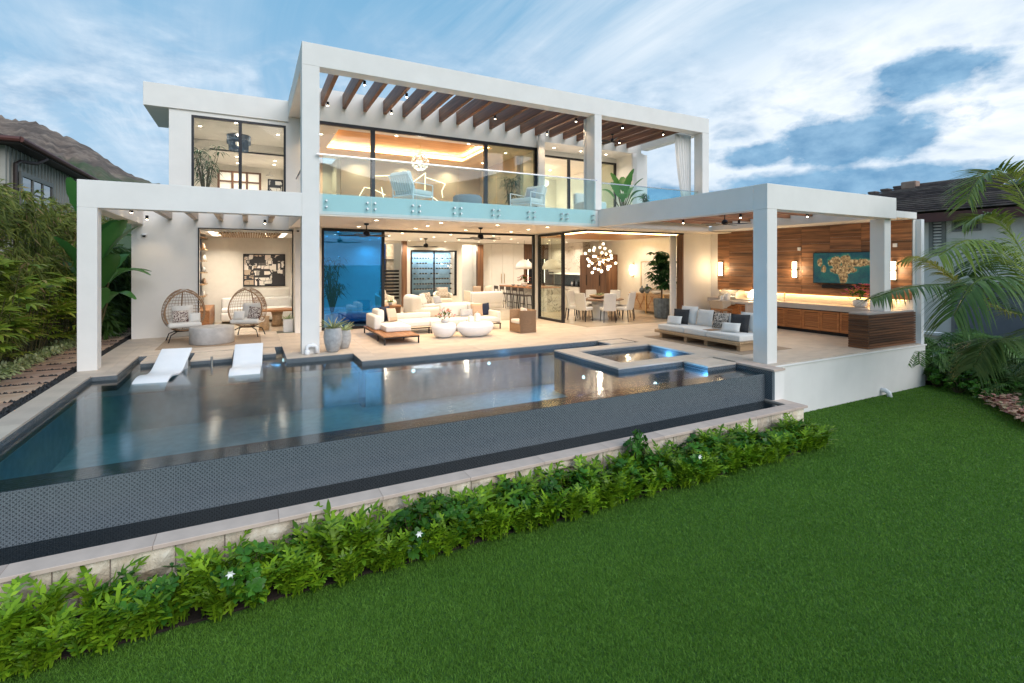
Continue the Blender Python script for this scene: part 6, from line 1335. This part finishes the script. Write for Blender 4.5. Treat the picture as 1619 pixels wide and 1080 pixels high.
for a, b in ((.97, 1.83), (1.91, 2.72), (2.80, 3.63)):
    for c, d in ((3.84, 4.31), (4.36, 4.8)): MB().box(.04, .05, a, b, c, d).build('pane', 'house_glass', w)
MB().add([(.45, -.5, 5.55), (.45, 14, 5.55), (-8, 14, 5.58), (-8, -.5, 5.58), (.45, -.5, 5.64), (.45, 14, 5.64), (-4, 14, 7.3), (-4, -.5, 7.3)], [(0, 1, 2, 3), (4, 7, 6, 5), (0, 4, 5, 1), (0, 3, 7, 4), (1, 5, 6, 2)]).build('roof', 'dark_trim', nh)
MB().tube([(.50, -.55, 5.66), (.50, 14, 5.66)], .085, 8).tube([(.50, -.55, 5.66), (-8, -.55, 5.66)], .085, 8).build('gutter', 'red_fascia', nh); MB().tube([(.46, 1.7, 5.5), (.3, 1.4, 5.28), (.1, .75, 5.22), (.09, .42, 5.1), (.09, .42, 0)], .055, 8).build('downpipe', 'dark_trim', nh)
rh = thing('neighbour_house', 'beige house with a brown tiled hip roof behind the coconut palm', 'house', (22, 8, -1.1))
MB().box(0, 10, -8, 9.2, 0, 4.75).build('wall', 'beige_render', rh); MB().box(-.62, -.56, -8.6, 9.7, 4.6, 4.92).build('fascia', 'red_fascia', rh); MB().box(-.56, 0, -8.5, 9.6, 4.66, 4.7).build('soffit', 'red_fascia', rh)
NC = 16
for k in range(NC):
    s0, s1 = k / NC, (k + 1) / NC; x0, x1 = -.68 + 5.7 * s0, -.68 + 5.7 * s1 + .05; z0, z1 = 4.93 + 1.75 * s0, 4.93 + 1.75 * s1; ya, yb_ = -8.6, 9.8 - 5.7 * s0
    MB().add([(x0, ya, z0 + .12), (x0, yb_, z0 + .12), (x1, yb_ - .28, z1 + .02), (x1, ya, z1 + .02), (x0, ya, z0 + .065), (x0, yb_, z0 + .065), (x1, yb_ - .28, z1 - .05), (x1, ya, z1 - .05)], [(0, 3, 2, 1), (0, 1, 5, 4), (1, 2, 6, 5), (0, 4, 7, 3)]).build('tile_course', 'roof_tile', rh)
for k in range(NC): s0 = k / NC; MB().rbox((0, 0, 0), (.35, .35, .09), .03, 2).build('hip_tile', 'roof_tile', rh, loc=(-.68 + 5.7 * s0 + .15, 9.8 - 5.7 * s0 - .15, 4.98 + 1.75 * s0 + .09))
MB().box(4.9, 5.2, -8.6, 4.2, 6.64, 6.78).build('ridge', 'roof_tile', rh, bevel=.04); MB().add([(5, -8.6, 6.66), (11, -8.6, 4.9), (11, 9.8, 4.9), (5, 4.2, 6.66)], [(0, 1, 2, 3)]).add([(5, 4.2, 6.66), (11, 9.8, 4.9), (-.6, 9.8, 4.9)], [(0, 1, 2)]).build('roof_back', 'roof_tile', rh)
MB().lathe([(.75, 0), (.7, .12), (.5, .26), (.2, .33), (.001, .34)], n=20).build('skylight', 'house_glass', rh, True, loc=(2.4, -.8, 5.85))
MB().tube([(1.9, 1.2, 5.6), (1.9, 1.2, 5.98)], .05, 8).build('vent_pipe', 'dark_trim', rh); MB().box(4.3, 4.7, 3.4, 4.0, 6.5, 6.85).build('ridge_vent', 'path_stone', rh, bevel=.05)
w = MB().box(-.05, 0, .62, .74, 3.5, 4.82).box(-.05, 0, 1.0, 1.12, 3.5, 4.82).box(-.05, 0, .74, 1.0, 4.72, 4.82).box(-.05, 0, .74, 1.0, 3.5, 3.6).build('window', 'grey_trim', rh)
for k in range(10): MB().at((-.02, .87, 3.65 + .11 * k), ry=35).box(-.03, .03, -.13, .13, -.004, .004).build('louvre', 'house_glass', w)
w = MB().box(-.05, 0, -.35, .45, 4.25, 4.32).box(-.05, 0, -.35, .45, 4.68, 4.75).box(-.05, 0, -.35, -.28, 4.32, 4.68).box(-.05, 0, .38, .45, 4.32, 4.68).build('window', 'grey_trim', rh); MB().box(-.02, -.01, -.28, .38, 4.32, 4.68).build('pane', 'marble_black', w)
MB().box(-.06, 0, -1.6, .35, 0, 2.35).build('garage_door', 'door_grey', rh); MB().box(-.04, 0, 1.55, 1.85, 1.7, 2.3).build('meter_box', 'grey_trim', rh); MB().box(-.07, 0, .35, .45, 0, 2.45).box(-.07, 0, -1.7, -1.6, 0, 2.45).box(-.07, 0, -1.6, .35, 2.35, 2.45).build('door_frame', 'grey_trim', rh)
fw = thing('boundary_wall', 'low boundary wall with a pale rail in front of the beige house', 'wall', (18.1, 6.0, -1.1)); MB().box(0, .2, -5, 6, 0, .62).build('wall', 'brick_dark', fw); MB().box(.02, .18, -5, 6, .62, .98).build('upper_wall', 'beige_render', fw); MB().box(-.03, .23, -5, 6, .98, 1.06).build('coping', 'white_plastic', fw)
# side steps with white edge behind the retaining wall
sp_ = thing('side_steps', 'white-edged concrete steps beyond the end of the retaining wall', 'steps', (15.3, 6.5, -1.1))
for k in range(2): MB().box(.02, 1.4, .1 + .5 * k, .6 + .5 * k, 0, .62 + .25 * k).build('step', 'concrete', sp_); MB().box(0, 1.42, .07 + .5 * k, .6 + .5 * k, .62 + .25 * k, .70 + .25 * k).build('nosing', 'white_plastic', sp_)
def hill():
    pr = [(-700, 60), (-300, 130), (0, 182), (17, 190), (33, 192), (60, 193), (80, 203), (100, 214), (120, 222), (140, 232), (160, 244), (175, 256), (190, 266), (205, 275), (225, 284), (250, 291), (300, 300), (420, 330), (560, 380), (700, 417)]
    px = np.linspace(-700, 700, 260); py = np.interp(px, [p[0] for p in pr], [p[1] for p in pr]); D = 420.; f = 789.35; vs = []; rows = 44
    s_, c_ = math.sin(R(27.59)), math.cos(R(27.59)); rr = np.random.default_rng(3)
    def n2(a, b): return math.sin(a * 1.3 + 2 * math.sin(b * .7)) * .5 + math.sin(a * 3.1 + b * 1.9) * .3 + math.sin(a * 7.3 - b * 2.1) * .15 + math.sin(a * 17 + b * 5) * .1
    for j in range(rows):
        v = j / (rows - 1); dist = D * (.35 + .65 * v)
        for i in range(len(px)):
            u = (px[i] - 809.5) / f; hz = (418 - py[i]) / f * D + 2; q = v ** 1.25
            z = -2 + (hz + 2) * q + (hz * .045) * n2(px[i] * .05, v * 9) * math.sin(math.pi * min(1, v * .96)) + (.5 * rr.standard_normal() if v > .9 else .9 * rr.standard_normal() * v)
            vs.append(((s_ + c_ * u) * dist, (c_ - s_ * u) * dist, z))
    n = len(px); fs = [(j * n + i, j * n + i + 1, j * n + n + i + 1, j * n + n + i) for j in range(rows - 1) for i in range(n - 1)]
    m, g, b = newmat('hill'); tc = g.n('ShaderNodeTexCoord').outputs['Object']; z_ = g.xyz(tc)[2]
    rock = g.ramp(g.noise(g.map(tc, (1, 1, 2.4), (0, R(25), 0)), .045, 10, .72), [(.32, (.06, .042, .033)), (.5, (.155, .11, .085)), (.66, (.30, .22, .165))])
    green = g.mix(g.noise(tc, .35, 5), (.035, .06, .02), (.08, .11, .04)); k = g.m('ADD', g.lin(z_, 82, 60), g.m('MULTIPLY', g.m('SUBTRACT', g.noise(tc, .03, 4), .5), 2.)); g.L.new(g.mix(g.lin(k, .3, .9), rock, green), b.inputs['Base Color']); b.inputs['Roughness'].default_value = .95
    return struct(MB().add(vs, fs).build('hill', 'hill', None, True))
hill()
